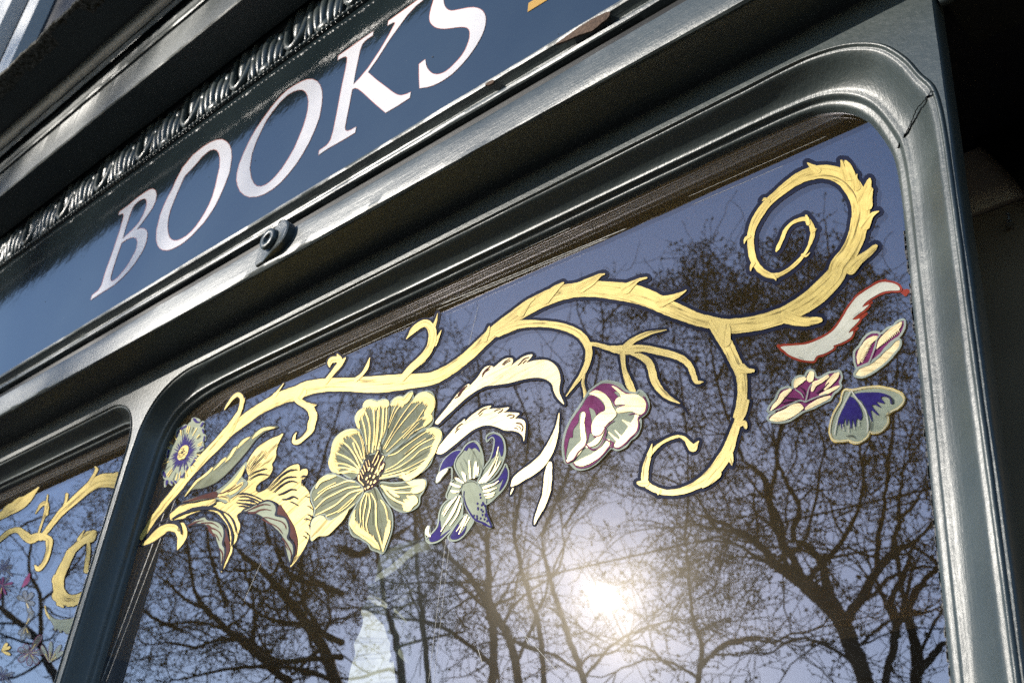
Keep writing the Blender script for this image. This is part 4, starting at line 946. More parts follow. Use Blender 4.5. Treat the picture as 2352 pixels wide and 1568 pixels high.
# ---- big sage and gold flower
def f():
    petals = dict(
     a='TC 705,505 660,440 652,375 700,310 738,282 752,225 790,190 840,178 905,192 960,178 1012,182 1040,225 1034,400 1012,550 960,680 900,780 850,800 795,800 765,690 735,590',
     b='TC 1050,235 1085,180 1125,150 1165,140 1205,145 1260,100 1305,88 1320,165 1360,125 1410,98 1500,86 1550,130 1562,230 1542,350 1545,430 1490,500 1420,520 1330,590 1220,670 1100,750 1010,815 945,780 955,680 1010,560 1035,420',
     c='TC 1005,820 1150,705 1300,602 1430,532 1560,500 1630,530 1645,620 1595,720 1545,830 1505,920 1425,1000 1330,1060 1250,1098 1195,1070 1100,1062 950,1085 930,1040 970,930',
     d='TC 690,528 600,520 520,540 440,600 392,680 382,780 352,850 358,940 400,1010 500,1022 560,1060 640,1075 700,990 740,900 752,830 745,720 720,620',
     e='TC 372,1030 290,1062 212,1140 150,1230 146,1320 188,1440 178,1510 300,1495 330,1540 420,1535 560,1450 680,1340 742,1230 720,1170 640,1115 560,1100 480,1062',
     f='TD 745,690 665,780 612,880 562,980 552,1080 590,1180 680,1222 770,1282 802,1340 880,1370 940,1385 990,1280 1040,1120 1047,980 1020,880 950,790 860,640 800,660',
     g='TC 940,1130 1050,1135 1180,1130 1250,1112 1350,1100 1450,1100 1465,1150 1425,1240 1392,1290 1384,1370 1330,1430 1240,1465 1150,1450 1060,1390 1000,1300 950,1210')
    for k, s in petals.items(): D.outline('g', s, 2.2, 1)
    angs = dict(a=1.4, b=2.2, c=2.5, d=.6, e=2.6, f=1.4, g=.3)
    for k, s in petals.items(): D.poly('G', s, 2, ang=angs[k])
    for k, s in petals.items(): D.outline('g', s, 1.0, 3)
    D.outline('g', 'TD 118,1035 180,968 240,960 292,1002 340,1012 450,940 540,890 482,1000 400,1090 300,1182 200,1192 128,1242 108,1200', 2.0, 1)
    D.poly('Y', 'TD 118,1035 180,968 240,960 292,1002 340,1012 450,940 540,890 482,1000 400,1090 300,1182 200,1192 128,1242 108,1200', 4, ang=-.8)
    rims = ['TC 690,492,16 672,420,20 690,350,28 740,300,26', 'TC 760,250,22 790,215,32 860,225,34 905,235,24', 'TC 925,220,26 1000,212,32 1020,240,16', 'TC 1065,235,10 1110,190,26 1160,180,34 1215,190,40 1270,130,30 1300,105,14', 'TC 1318,195,12 1380,150,34 1450,135,44 1510,165,44 1530,230,40 1500,300,38 1478,340,36 1510,390,30 1460,450,24 1440,480,10',
            'TC 1482,522,14 1550,530,30 1605,560,34 1600,630,32 1570,700,26 1540,790,24 1490,860,26 1440,930,30 1370,1000,32 1290,1050,38 1225,1070,32 1195,1010,6', 'TC 690,548,10 620,540,24 540,560,30 470,610,34 425,680,36 400,750,26 390,820,26 378,890,34 395,960,38 440,1000,18',
            'TC 200,1190,8 240,1120,16 300,1080,26 380,1058,20 420,1050,8', 'TD 612,905,8 592,980,20 590,1050,34 640,1120,40 720,1180,38 790,1230,36 850,1290,34 900,1340,8', 'TD 1008,1020,14 1005,1080,20 985,1150,26 965,1230,22 945,1300,14 938,1365,6',
            'TC 1260,1130,14 1320,1140,32 1390,1130,38 1430,1120,22 1410,1180,36 1360,1215,34 1320,1240,16', 'TC 1262,1300,14 1315,1305,34 1330,1340,36 1290,1370,40 1250,1420,38 1220,1435,18']
    for s in rims: D.stroke('Y', s, 4)
    rs = random.Random(11)
    for s in rims:   # ragged brush ends pulled toward the centre
        for x, y, r in catmull(parse(s), 6):
            cx, cy = 853.0, 1095.0
            dx, dy = cx - x, cy - y; l = math.hypot(dx, dy); dx /= l; dy /= l
            j = rs.uniform(.3, 1.6)
            D.stroke('Y', [(x + rs.uniform(-1, 1), y + rs.uniform(-1, 1), max(.7, r * .32)), (x + dx * r * (1 + j), y + dy * r * (1 + j), .35)], 4, cap=False)
    veins = ['TC 750,290,9 795,400,10 818,520,10 812,640,10 802,790,9', 'TC 855,250,10 865,400,9 868,560,8 845,780,8', 'TC 925,240,9 915,400,10 905,560,9 880,750,8', 'TC 975,250,7 965,400,11 955,560,10 910,740,8', 'TC 1012,240,7 1005,400,8 990,520,8 965,610,4', 'TC 722,380,7 755,500,8 775,640,7 790,800,5', 'TC 905,300,3 895,500,4 870,700,4',
      'TC 1125,225,4 1080,320,5 1040,440,4', 'TC 1185,220,4 1110,320,5 1030,500,4', 'TC 1300,205,4 1180,370,5 1090,520,5 970,740,5', 'TC 1375,225,4 1230,390,5 1100,560,5 990,740,5', 'TC 1440,290,4 1330,450,5 1190,600,5 1010,770,5', 'TC 1425,380,4 1320,450,5 1190,555,4', 'TC 1420,490,4 1300,560,5 1235,640,4', 'TC 1380,440,3 1300,520,4 1200,620,4',
      'TC 1470,542,4 1380,600,5 1240,700,5 1120,790,5 1030,820,4', 'TC 1540,618,5 1400,690,6 1280,790,6 1120,920,6 1000,985,5', 'TC 1530,700,4 1400,760,5 1290,860,5 1130,960,5 990,1010,5', 'TC 1462,850,4 1330,920,5 1180,990,5 960,1052,6', 'TC 1400,930,4 1250,1002,5 1100,1042,6 935,1075,6', 'TC 1460,620,3 1340,700,4 1220,800,4', 'TC 1270,1010,4 1150,1040,6 1000,1065,6 930,1085,6',
      'TC 470,640,8 570,715,9 650,830,9 705,955,9', 'TC 430,788,8 540,835,9 620,890,9 690,970,8', 'TC 420,900,8 520,915,9 600,945,9 690,990,8', 'TC 430,950,8 560,965,9 640,985,8 700,1020,7', 'TC 625,675,10 655,760,11 700,850,10 730,900,8', 'TC 570,570,8 640,640,9 690,730,9 730,850,8', 'TC 690,560,10 725,640,12 745,740,12 755,850,10', 'TC 450,1020,8 540,1000,8 620,985,7 690,1005,6', 'TC 500,1020,6 600,1005,6 680,1020,5',
      'TC 180,1330,5 250,1260,7 330,1200,7 440,1155,7 560,1110,8 640,1120,6', 'TC 190,1430,5 300,1320,7 430,1250,7 560,1190,8 700,1172,7', 'TC 200,1500,7 320,1440,8 440,1370,8 580,1250,10 730,1205,8', 'TC 320,1510,5 450,1450,6 600,1320,7 740,1215,6', 'TC 450,1470,5 540,1410,6 620,1330,6 680,1250,5', 'TC 220,1250,4 320,1180,5 420,1130,5', 'TC 480,1500,4 560,1440,5 640,1370,4',
      'TD 735,700,6 690,800,7 675,920,8 682,1030,5', 'TD 755,700,6 735,830,7 712,960,8 712,1100,5', 'TD 775,705,6 790,830,7 765,960,8 745,1060,7 765,1140,5', 'TD 800,700,6 850,800,8 855,930,9 862,1080,9 900,1220,10 938,1350,8', 'TD 915,780,7 960,850,9 985,950,9 990,1010,8',
      'TC 950,1165,10 1080,1195,10 1200,1185,8 1330,1165,7', 'TC 960,1180,11 1050,1215,14 1140,1240,10 1320,1240,7', 'TC 975,1195,8 1030,1270,12 1110,1330,12 1200,1365,9 1280,1372,7', 'TC 1050,1230,14 1110,1270,16 1150,1290,10']
    for s in veins: D.stroke('Y', s, 5 if s in () else 4)
    # dark translucent lines between the veins
    for s in ['TC 700,560,3 740,700,4 760,840,3', 'TC 885,260,3 890,420,4 875,600,3', 'TC 1045,240,4 1035,400,5 1015,560,4', 'TC 930,660,4 950,720,10 940,790,6', 'TC 780,700,6 800,800,8 830,860,6', 'TC 1250,300,3 1140,470,4 1050,620,3', 'TC 1330,540,3 1240,640,4 1150,720,3', 'TC 1180,240,2 1120,360,3 1060,520,3',
              'TC 1400,640,3 1280,740,4 1180,850,3', 'TC 1480,760,3 1340,850,4 1180,960,3', 'TC 500,700,3 600,800,4 680,920,3', 'TC 440,860,3 560,900,4 650,950,3', 'TC 260,1300,3 400,1220,4 560,1160,3', 'TC 250,1400,3 420,1310,4 600,1230,3', 'TC 360,1480,3 520,1390,4 660,1270,3', 'TD 700,760,3 660,900,4 650,1020,3', 'TD 730,780,3 700,940,4 700,1080,3', 'TD 830,760,3 820,900,4 820,1060,3', 'TD 900,1100,3 920,1220,3',
              'TD 720,1110,3 800,1170,5 870,1240,3', 'TC 1010,1160,3 1120,1165,5 1240,1150,3', 'TC 1000,1240,3 1080,1330,5 1160,1390,3', 'TC 1080,1100,3 1160,1090,4 1220,1100,3', 'TC 600,1080,3 660,1060,4', 'TC 1030,180,3 1038,260,4', 'TC 930,1130,5 940,1180,8 960,1240,4', 'TC 860,1190,5 880,1260,8 900,1330,4']: D.stroke('v', s, 4)
    D.poly('v', 'TC 745,800 800,770 860,800 930,760 975,790 980,880 985,960 950,1060 930,1130 860,1190 780,1200 740,1170 690,1120 670,1060 700,990 735,900', 3)
    st = ['955,965,18 975,915,13', '905,975,10 935,890,11 970,830,15', '870,930,9 905,870,9 920,820,9', '845,905,7 880,830,8 912,765,8', '930,1000,9 948,950,18', '800,985,14 812,958,17', '835,1000,9 850,965,11', '880,1020,12 905,985,17', '905,1040,12 915,1010,16', '815,1060,12 820,1050,16', '785,1070,14 775,1090,16', '690,1045,14 690,1095,13 720,1130,11 745,1158,9', '865,1130,14 880,1110,17', '825,1140,14 835,1120,14', '790,1190,13 805,1175,15', '765,1205,9 760,1190,8', '840,1175,7 845,1165,8', '725,980,8 745,1030,7', '745,930,6 765,1000,8', '770,885,6 790,960,8', '800,870,5 815,930,6', '705,1010,6 735,1080,6', '855,1075,12 870,1050,14', '790,1130,11 800,1110,13']
    for s in st:
        q = 'TC ' + s; D.stroke('m', [(x, y, r * .8 + 1.5) for x, y, r in parse(q)], 4); D.stroke('Y', [(x, y, r * .62) for x, y, r in parse(q)], 5)
    for s in ['TC 900,800,4 870,900,6 850,960,4', 'TC 955,880,4 935,960,6 915,990,4', 'TC 740,960,4 760,1040,5 800,1080,4', 'TC 940,900,5 985,900,6 960,1010,5', 'TC 850,1190,4 880,1150,5 920,1090,5 940,1020,4', 'TC 780,1215,4 830,1205,4 850,1180,4']: D.stroke('m', s, 4)
D = Drawing(); f()
motif(win, 'painted_flower', 'large sage and gold open flower with plum stamens', D, dict(_main='G', g='painted_grey_outline', Y='painted_gold_petal_edge', v='painted_dark_line', m='painted_plum_line', W='painted_cream_strokes'))

# ---- blue lily
def f():
    S = dict(
     l1='TF 470,335 500,285 545,245 600,225 645,240 675,285 700,360 712,460 700,540 670,610 610,640 550,655 500,680 450,640 400,560 380,490 410,410',
     l3='TF 752,228 745,190 765,150 820,128 880,140 920,165 950,220 965,340 945,440 905,530 860,600 800,660 720,700 650,695 668,640 700,560 745,495 790,430 820,340 835,260 838,205 815,180 790,190 772,212',
     l4='TF 660,720 780,705 880,640 940,540 970,490 1000,570 992,670 940,775 860,860 750,948 738,880 700,800',
     l5='TF 355,680 335,740 290,830 298,880 375,882 440,800 465,720 400,670',
     l6='TF 450,850 350,880 260,940 210,1040 190,1180 145,1255 75,1325 55,1360 105,1398 200,1372 300,1285 400,1180 465,1080 472,950',
     l7='TF 510,1065 440,1130 345,1265 308,1330 350,1370 430,1352 520,1270 600,1140 560,1095')
    for s in S.values(): D.outline('g', s, 1.8, 1)
    for s in S.values(): D.poly('s', s, 2, ang=1.9)
    for s in S.values(): D.outline('g', s, 1.2, 4)
    D.poly('B', 'TF 478,325 540,262 605,240 650,285 672,350 640,320 610,300 575,315 540,300 520,335 495,330', 3)
    l2 = 'TF 205,600 222,520 255,450 310,390 370,345 440,330 455,355 430,400 385,440 355,505 290,535 240,560'
    D.outline('g', l2, 1.8, 1); D.poly('B', l2, 3)
    t2 = 'TF 172,698 180,640 205,590 255,555 300,540 285,580 240,630 205,680'
    D.outline('g', t2, 1.8, 3); D.poly('W', t2, 4)
    D.stroke('g', 'TF 300,530,6 345,530,8 352,600,8 345,680,7 310,770,6 290,840,5', 4)
    D.poly('B', 'TF 758,205 770,175 820,145 865,150 918,190 943,280 935,370 915,400 900,350 870,310 850,380 815,420 800,420 830,320 842,230 835,185 805,172 780,190', 3)
    D.poly('B', 'TF 965,520 992,590 975,680 930,760 890,800 915,730 940,650 900,700 850,720 825,705 880,660 935,580', 3)
    D.poly('B', 'TF 215,1130 195,1200 150,1265 92,1325 105,1380 200,1355 310,1262 330,1235 280,1270 215,1315 240,1250 265,1190 225,1220', 3)
    D.poly('B', 'TF 425,1175 360,1270 330,1330 365,1352 430,1338 490,1280 520,1190 480,1250 440,1290 440,1230', 3)
    D.stroke('W', 'TF 78,1210,12 66,1255,18 75,1295,18 98,1312,10', 4); D.stroke('g', 'TF 95,1195,5 100,1250,5 108,1300,5', 4); D.stroke('g', 'TF 75,1195,6 48,1250,7 48,1320,7 75,1370,7 115,1402,6', 3)
    for s in ['TF 605,645,8 620,560,18 625,470,12', 'TF 640,610,8 650,560,12 655,520,6', 'TF 560,650,10 555,560,12 548,450,8', 'TF 505,680,10 490,620,18 468,580,8', 'TF 480,700,9 430,670,14 385,645,8', 'TF 440,748,9 390,735,14 340,712,12', 'TF 425,800,8 380,805,14 345,795,10',
              'TF 670,695,12 740,620,18 800,530,10 850,430,6 885,290,4', 'TF 735,690,10 800,620,12 860,540,8 910,455,5', 'TF 700,700,8 760,640,8 830,560,6 880,400,3', 'TF 715,760,14 770,738,16 830,720,8 885,680,4', 'TF 720,800,14 780,790,14 860,760,5', 'TF 730,840,12 800,830,12 840,815,5', 'TF 745,870,10 800,860,10 835,840,4',
              'TF 440,860,9 395,960,10 320,1090,7 225,1260,4', 'TF 400,865,8 330,960,8 255,1080,4', 'TF 455,940,8 410,1070,8 330,1190,4', 'TF 430,900,6 370,1040,7 280,1180,4', 'TF 360,890,6 290,980,6 240,1060,3', 'TF 520,1080,9 480,1180,9 430,1290,4', 'TF 550,1100,6 500,1190,6', 'TF 500,1090,6 450,1190,6 400,1260,3']: D.stroke('W', s, 4)
    for s in ['TF 560,300,2 600,360,3 640,440,2', 'TF 480,420,2 520,500,3 545,600,2', 'TF 440,460,2 480,560,3', 'TF 600,330,2 580,430,3 575,540,2', 'TF 650,420,2 670,520,3', 'TF 860,380,2 820,500,3 760,600,2', 'TF 920,420,2 880,540,3 820,630,2', 'TF 400,900,2 330,1020,3 250,1160,2', 'TF 450,1000,2 400,1120,3 320,1230,2', 'TF 300,930,2 250,1030,3', 'TF 640,720,3 600,690,5 540,690,5 480,720,5 440,780,4', 'TF 690,500,3 700,560,4 680,620,3', 'TF 370,560,4 385,640,8 370,700,4']: D.stroke('v', s, 5)
    b = 'TF 478,735 505,698 545,680 600,685 650,715 690,770 720,850 742,940 750,1040 780,1120 812,1200 775,1215 720,1180 650,1150 600,1118 545,1045 505,960 482,860 472,790'
    D.outline('g', b, 1.6, 3); D.poly('s', b, 4, ang=1.2)
    D.stroke('B', 'TF 490,800,5 488,870,6 512,960,8 560,1050,9 620,1125,11 700,1160,13 760,1195,13 800,1205,8 790,1165,9 762,1100,9 742,1030,6 735,960,5', 5)
    for s in ['675,835', '680,872', '707,932', '645,940', '695,958', '730,965', '650,992', '688,1010', '706,1030', '702,1070', '735,1065', '738,1085', '604,1078', '638,1084', '640,1108', '680,1110', '724,1120', '755,1140', '712,945', '650,1005']:
        x, y = map(float, s.split(',')); D.stroke('B', 'TF %g,%g,9 %g,%g,8' % (x, y - 5, x - 3, y + 6), 5)
D = Drawing(); f()
motif(win, 'painted_flower', 'blue tipped lily with a spotted lower lip', D, dict(_main='s', g='painted_grey_outline', B='painted_blue_strokes', W='painted_cream_strokes', v='painted_dark_line'))

# ---- small blue flower in the left corner
def f():
    a = 'TA 640,386 662,392 700,408 705,440 735,428 752,440 745,480 735,500 752,520 742,560 768,590 765,640 742,665 748,740 715,765 665,790 670,870 630,910 605,905 600,960 570,975 545,960 535,1060 510,1085 480,1080 460,1115 425,1150 405,1110 385,1155 362,1150 340,1130 300,1178 298,1120 312,1090 290,1080 270,1020 285,985 310,985 330,900 318,850 325,780 345,745 370,700 400,705 440,620 432,570 445,520 475,500 515,470 548,468 560,480 585,445 605,435 612,400'
    D.outline('g', a, 1.2, 1); D.poly('s', a, 2)
    cx, cy = 510, 790; rs = random.Random(4)
    ax = np.array([-.40, .92]) * 360; bx = np.array([.92, .40]) * 215
    for k in range(46):
        th = 2*math.pi*k/46 + rs.uniform(-.05, .05)
        d = ax * math.cos(th) + bx * math.sin(th)
        p0 = np.array([cx, cy]) + d * .20; p1 = np.array([cx, cy]) + d * rs.uniform(.45, .68)
        D.stroke('B', 'TA %g,%g,11 %g,%g,%g' % (*p0, *p1, rs.uniform(1.5, 4)), 3, cap=False)
    for k in range(30):
        th = 2*math.pi*k/30 + rs.uniform(-.08, .08)
        d = ax * math.cos(th) + bx * math.sin(th)
        p0 = np.array([cx, cy]) + d * rs.uniform(.62, .7); p1 = np.array([cx, cy]) + d * rs.uniform(.85, .93)
        D.stroke('Y' if k % 3 else 'v', 'TA %g,%g,3 %g,%g,6' % (*p0, *p1), 4, cap=False)
    for s in ['635,400,14 660,430,14 690,435,10', '735,445,12 715,480,12', '735,520,10 745,560,8', '545,480,12 500,505,10 455,545,9 440,600,7', '345,760,8 335,800,10 330,855,7', '285,1010,14 300,1060,12', '325,1110,14 315,1150,10', '375,1120,12 385,1140,8', '470,1060,12 500,1060,10 525,1020,8', '650,850,12 625,895,8 600,930,8', '755,600,8 745,650,8', '560,950,10 540,1000,8', '415,1110,10 430,1130,8', '735,720,10 700,750,8']: D.stroke('B', 'TA ' + s, 4)
    D.poly('Y', 'TA 470,760 495,720 530,700 560,705 572,735 560,790 530,840 500,868 460,868 445,840 455,790', 5)
    for _ in range(26):
        x = rs.gauss(508, 24); y = rs.gauss(788, 38); D.stroke('N', 'TA %g,%g,4 %g,%g,4' % (x - 6, y + 3, x + 8, y - 4), 5)
D = Drawing(); f()
motif(win, 'painted_flower', 'small blue daisy-like flower in the left corner of the pane', D, dict(_main='s', g='painted_grey_outline', B='painted_blue_rays', Y='painted_gold_centre', v='painted_dark_line', N='painted_navy_specks'))

# ---- acanthus spray at the left
def f():
    a1 = 'TA 1600,490 1450,545 1340,640 1250,760 1130,900 1000,1035 880,1130 740,1190 620,1210 525,1285 560,1225 600,1180 700,1090 800,1010 850,955 950,870 1000,845 1060,770 1130,705 1200,630 1290,600 1340,550 1430,500 1520,480'
    D.outline('N', a1, 1.4, 1); D.poly('G', a1, 2, ang=-.8)
    for s in ['TA 1565,497,4 1500,505,14 1430,520,17 1365,565,17 1305,625,4', 'TA 1275,608,4 1225,640,12 1180,680,13 1135,735,3', 'TA 1125,718,4 1090,760,15 1050,830,12 995,892,3', 'TA 995,850,12 960,880,15 915,930,10 860,985,3', 'TA 845,960,8 800,1010,13 740,1060,12 670,1110,10 600,1195,9 532,1285,3']: D.stroke('N', [(x, y, r + 1.1) for x, y, r in parse(s)], 1); D.stroke('Y', s, 3)
    # brown and plum inner leaf
    c = 'TB 500,495 560,470 700,425 800,395 880,372 960,320 1050,240 1150,125 1235,30 1235,90 1200,160 1190,210 1240,250 1225,300 1150,370 1080,420 1050,470 1000,505 940,480 890,460 820,455 700,470 560,490'
    D.outline('N', c, 2.2, 1); D.poly('s', c, 2, ang=-.6)
    D.poly('R', 'TB 505,493 600,460 700,425 800,395 890,372 905,420 880,450 800,452 700,465 560,490', 3)
    for s in ['TB 1215,80,6 1170,170,22 1110,250,22 1040,320,22 960,390,20 920,430,14', 'TB 1190,255,16 1130,300,22 1060,360,22 980,400,22 930,440,14', 'TB 1180,290,20 1120,360,18 1050,400,16', 'TB 950,440,18 1010,450,24 1030,480,12']: D.stroke('Y', s, 3)
    for s in ['TB 1110,300,4 1040,350,6 960,390,6 880,400,4', 'TB 1180,290,4 1100,340,5 1020,380,5', 'TB 910,440,4 960,430,6 1010,445,4']: D.stroke('R', s, 4)
    D.stroke('g', 'TB 1130,290,7 1160,262,9 1205,252,9 1240,262,8 1235,300,7 1180,350,7 1120,400,7 1060,440,7', 4)
    big = 'TB 1660,-290 1610,-190 1578,-95 1578,-40 1560,10 1530,58 1540,105 1520,160 1490,205 1430,245 1400,262 1355,310 1345,355 1370,382 1405,378 1440,362 1475,340 1520,290 1560,240 1620,185 1680,128 1720,95 1765,74 1830,60 1850,98 1848,140 1880,120 1930,115 1942,160 1920,205 1885,240 1880,280 1902,312 1940,360 1962,400 1962,450 1965,490 1998,560 2000,620 1988,670 1962,740 1960,790 1968,840 1955,900 1915,1000 1850,1110 1800,1180 1740,1240 1778,1140 1800,1050 1815,930 1800,850 1780,780 1740,700 1700,640 1650,570 1600,510 1540,478 1490,470 1400,492 1300,545 1190,600 1132,640 1140,700 1162,745 1160,800 1140,860 1120,940 1080,1000 1070,1070 1040,1130 1015,1190 950,1302 955,1230 985,1170 1020,1080 1050,950 1048,880 1040,820 1020,760 985,710 930,645 890,615 840,598 740,588 640,618 560,650 520,680 440,692 372,702 358,640 400,600 450,555 510,520 600,485 700,462 800,455 885,458 880,500 940,490 1000,515 1050,470 1100,430 1150,400 1190,320 1250,250 1262,200 1240,130 1240,60 1270,0 1300,-50 1350,-115 1400,-160 1470,-205 1540,-240 1600,-262'
    D.outline('N', big, 3.4, 0); D.poly('Y', big, 2, ang=-.7)
    D.outline('N', 'TB 1345,355 1372,384 1440,362 1475,340', .6, 0)
    # sage insets with brown lines
    s1 = 'TB 1190,602 1250,575 1310,545 1420,492 1475,476 1530,488 1575,530 1585,590 1572,642 1620,655 1680,672 1712,715 1728,770 1730,840 1712,905 1745,940 1778,990 1782,1080 1760,1140 1735,1205 1705,1130 1680,1030 1655,920 1610,850 1555,795 1500,740 1440,690 1390,655 1330,632 1250,612'
    D.outline('N', s1, 2.3, 4); D.poly('s', s1, 4)
    D.poly('R', 'TB 1622,522 1600,560 1592,600 1600,640 1650,652 1695,675 1728,730 1740,800 1738,890 1775,930 1800,990 1802,1060 1790,1130 1768,1200 1800,1120 1818,1040 1822,930 1805,850 1782,775 1735,690 1685,610 1650,560', 4)
    for s in ['TB 1230,602,4 1300,570,8 1380,535,9 1450,520,8 1510,530,4', 'TB 1260,615,8 1330,615,14 1380,590,9 1450,578,7 1520,590,4', 'TB 1430,672,4 1480,672,7 1560,695,7 1640,720,7 1680,760,7 1692,800,4', 'TB 1420,690,8 1500,735,9 1560,760,7 1610,800,7 1652,855,4', 'TB 1655,910,8 1690,960,8 1730,1030,7 1752,1090,6 1745,1140,3', 'TB 1680,980,4 1695,1010,5 1715,1040,3']: D.stroke('R', s, 5)
    s2 = 'TB 558,772 600,740 650,705 700,675 762,658 790,690 850,702 910,720 950,748 978,800 985,880 965,975 990,1020 992,1090 975,1170 945,1275 935,1200 930,1110 918,1030 890,950 865,880 830,830 800,785 755,758 700,748 620,755'
    D.outline('N', s2, 2.3, 4); D.poly('s', s2, 4)
    D.poly('R', 'TB 1000,790 992,850 985,930 1000,985 1005,1060 990,1130 960,1240 1010,1130 1045,1040 1042,960 1035,900 1020,840', 4)
    for s in ['TB 565,772,6 630,735,10 690,712,7 742,706,4', 'TB 720,735,6 790,732,9 850,738,8 915,780,4', 'TB 790,760,12 830,790,13 880,808,7 925,840,6 950,890,4', 'TB 810,800,16 840,850,12 890,875,6 922,935,4', 'TB 930,1030,7 955,1070,8 962,1110,7 950,1200,3', 'TB 840,870,4 880,890,6']: D.stroke('R', s, 5)
    # dark brush lines over the gold
    for s in ['TB 1480,345,4 1560,265,6 1640,185,7 1730,130,8 1812,120,5', 'TB 1505,360,4 1590,290,7 1670,225,8 1740,205,8 1805,205,5', 'TB 1550,382,4 1620,315,7 1700,265,8 1760,252,8 1812,266,5', 'TB 1595,412,4 1660,390,8 1740,350,9 1802,350,6', 'TB 1645,465,5 1710,455,9 1770,430,11 1815,450,8', 'TB 1735,488,4 1775,502,9 1822,530,6', 'TB 1858,215,4 1885,195,8 1922,195,5', 'TB 1262,195,4 1330,150,6 1400,125,7 1465,108,4', 'TB 1262,240,4 1330,195,7 1400,172,8 1482,182,5', 'TB 1245,140,3 1300,60,5 1360,-20,5 1420,-95,4', 'TB 1270,130,3 1340,50,5 1420,-30,5 1460,-95,3', 'TB 1240,100,3 1280,20,4 1330,-40,3', 'TB 1265,160,3 1340,90,4 1400,40,3', 'TB 1440,0,3 1490,-80,4 1560,-150,5 1590,-180,3',
              'TB 1150,402,5 1210,395,10 1300,415,9 1380,450,9 1440,480,5', 'TB 1150,432,4 1230,430,8 1320,455,6 1400,492,4', 'TB 1140,470,4 1230,472,8 1290,478,14 1350,505,6', 'TB 1120,500,4 1190,510,9 1290,525,14 1340,520,5', 'TB 1140,542,4 1200,540,9 1260,555,10 1300,540,4', 'TB 1200,580,3 1230,570,7 1260,560,4', 'TB 1250,440,3 1330,470,5 1400,500,3',
              'TB 380,690,6 450,648,13 540,610,16 640,575,20 740,562,24 850,565,18 930,600,12 985,670,11 1030,740,12 1062,820,12 1075,900,13 1062,1000,5', 'TB 910,580,4 960,600,9 1020,632,9 1070,690,9 1100,760,9 1122,860,4', 'TB 795,602,4 850,640,8 905,682,4', 'TB 480,532,3 540,505,6 640,490,7 740,470,5 850,450,4', 'TB 1000,790,4 1020,860,6 1040,940,3', 'TB 400,705,5 450,730,12 480,790,10 488,860,4', 'TB 460,780,4 450,820,7', 'TB 880,500,8 860,520,10 800,548,6',
              'TB 1915,428,4 1955,435,5', 'TB 1935,540,4 1960,545,6 1980,572,5', 'TB 1935,640,4 1960,640,6 1980,668,5', 'TB 1900,692,5 1930,682,7 1962,702,5', 'TB 1908,832,4 1928,845,6 1942,872,4', 'TB 1888,882,4 1908,888,6 1922,912,4', 'TB 1945,745,3 1958,770,5', 'TB 1880,240,8 1872,290,6 1882,310,3', 'TB 1155,705,5 1160,720,8 1168,740,5']: D.stroke('N', s, 5)
    # lower stem
    D.line('Y', 'TB 45,985,10 80,965,20 140,925,34 240,840,46 320,790,42 390,790,42 440,815,36 470,880,30 468,950,24 445,1035,3', 3.0)
    D.line('Y', 'TB 500,760,30 530,820,26 525,890,24 490,970,16 445,1040,4', 2.6)
    D.stroke('N', 'TB 320,720,6 380,715,12 440,750,14 478,800,10 485,860,5', 5)
    D.stroke('N', 'TB -10,1000,6 40,998,9 80,1000,8 160,960,7 260,880,6 300,850,6', 1)
    D.stroke('N', 'TB 10,960,6 100,880,8 200,760,9 300,700,9 350,680,6', 1)
D = Drawing(); f()
motif(win, 'painted_acanthus', 'gold acanthus spray with curled sage and brown leaf tips', D, dict(_main='Y', N='painted_dark_outline', G='painted_sage_leaf', s='painted_pale_inset', R='painted_brown_strokes', g='painted_grey_outline'))

# ================================================================ second window paintings
D = Drawing()
def v2(s, o=1.3): D.line('Y', s, o)
v2('TN -40,640,30 0,615,34 80,570,38 180,515,46 250,460,44 310,405,28 380,332,5'); v2('TN 60,560,34 100,510,20 112,490,6'); v2('TN 150,500,36 200,450,24 222,424,5')
v2('TN 400,835,22 500,705,24 600,580,28 720,470,36 850,355,44 950,285,56 1050,262,68 1180,275,72 1260,300,70', 1.8)
v2('TN 880,290,18 925,215,14 952,155,16 935,130,6'); v2('TN 1110,215,20 1160,185,6'); v2('TN 620,535,10 650,460,12 657,400,14')
v2('TN -20,860,20 40,810,22 100,765,24 180,752,28 240,800,40 300,840,44 380,812,34 440,822,30 480,840,30 TQ 438,310,30 430,400,22 392,500,20 340,552,22 312,520,6')
v2('TN 375,795,8 420,660,10 455,560,18 455,490,22 405,505,14 350,590,4', 1.0); v2('TN 455,500,12 470,405,4', 1.0); v2('TN 460,600,10 480,520,4', 1.0)
v2('TQ 640,390,34 585,500,38 535,610,42 520,720,50 560,805,56 640,830,48 740,800,46 860,700,50', 1.8); v2('TQ 835,232,28 800,262,52 730,305,34 650,380,30', 1.8); v2('TQ 785,310,14 788,400,18 775,490,20 765,570,20')
v2('TQ 500,620,24 490,660,28 500,700,24'); v2('TQ 500,770,26 490,800,26 520,830,26'); v2('TQ 520,860,20 560,885,10'); v2('TQ 640,860,24 600,880,8'); v2('TQ 700,840,24 650,880,6'); v2('TQ 700,290,14 750,208,3'); v2('TQ 570,480,14 600,385,3')
motif(win2, 'painted_vine', 'gold vine painted on the farther window', D, VN)
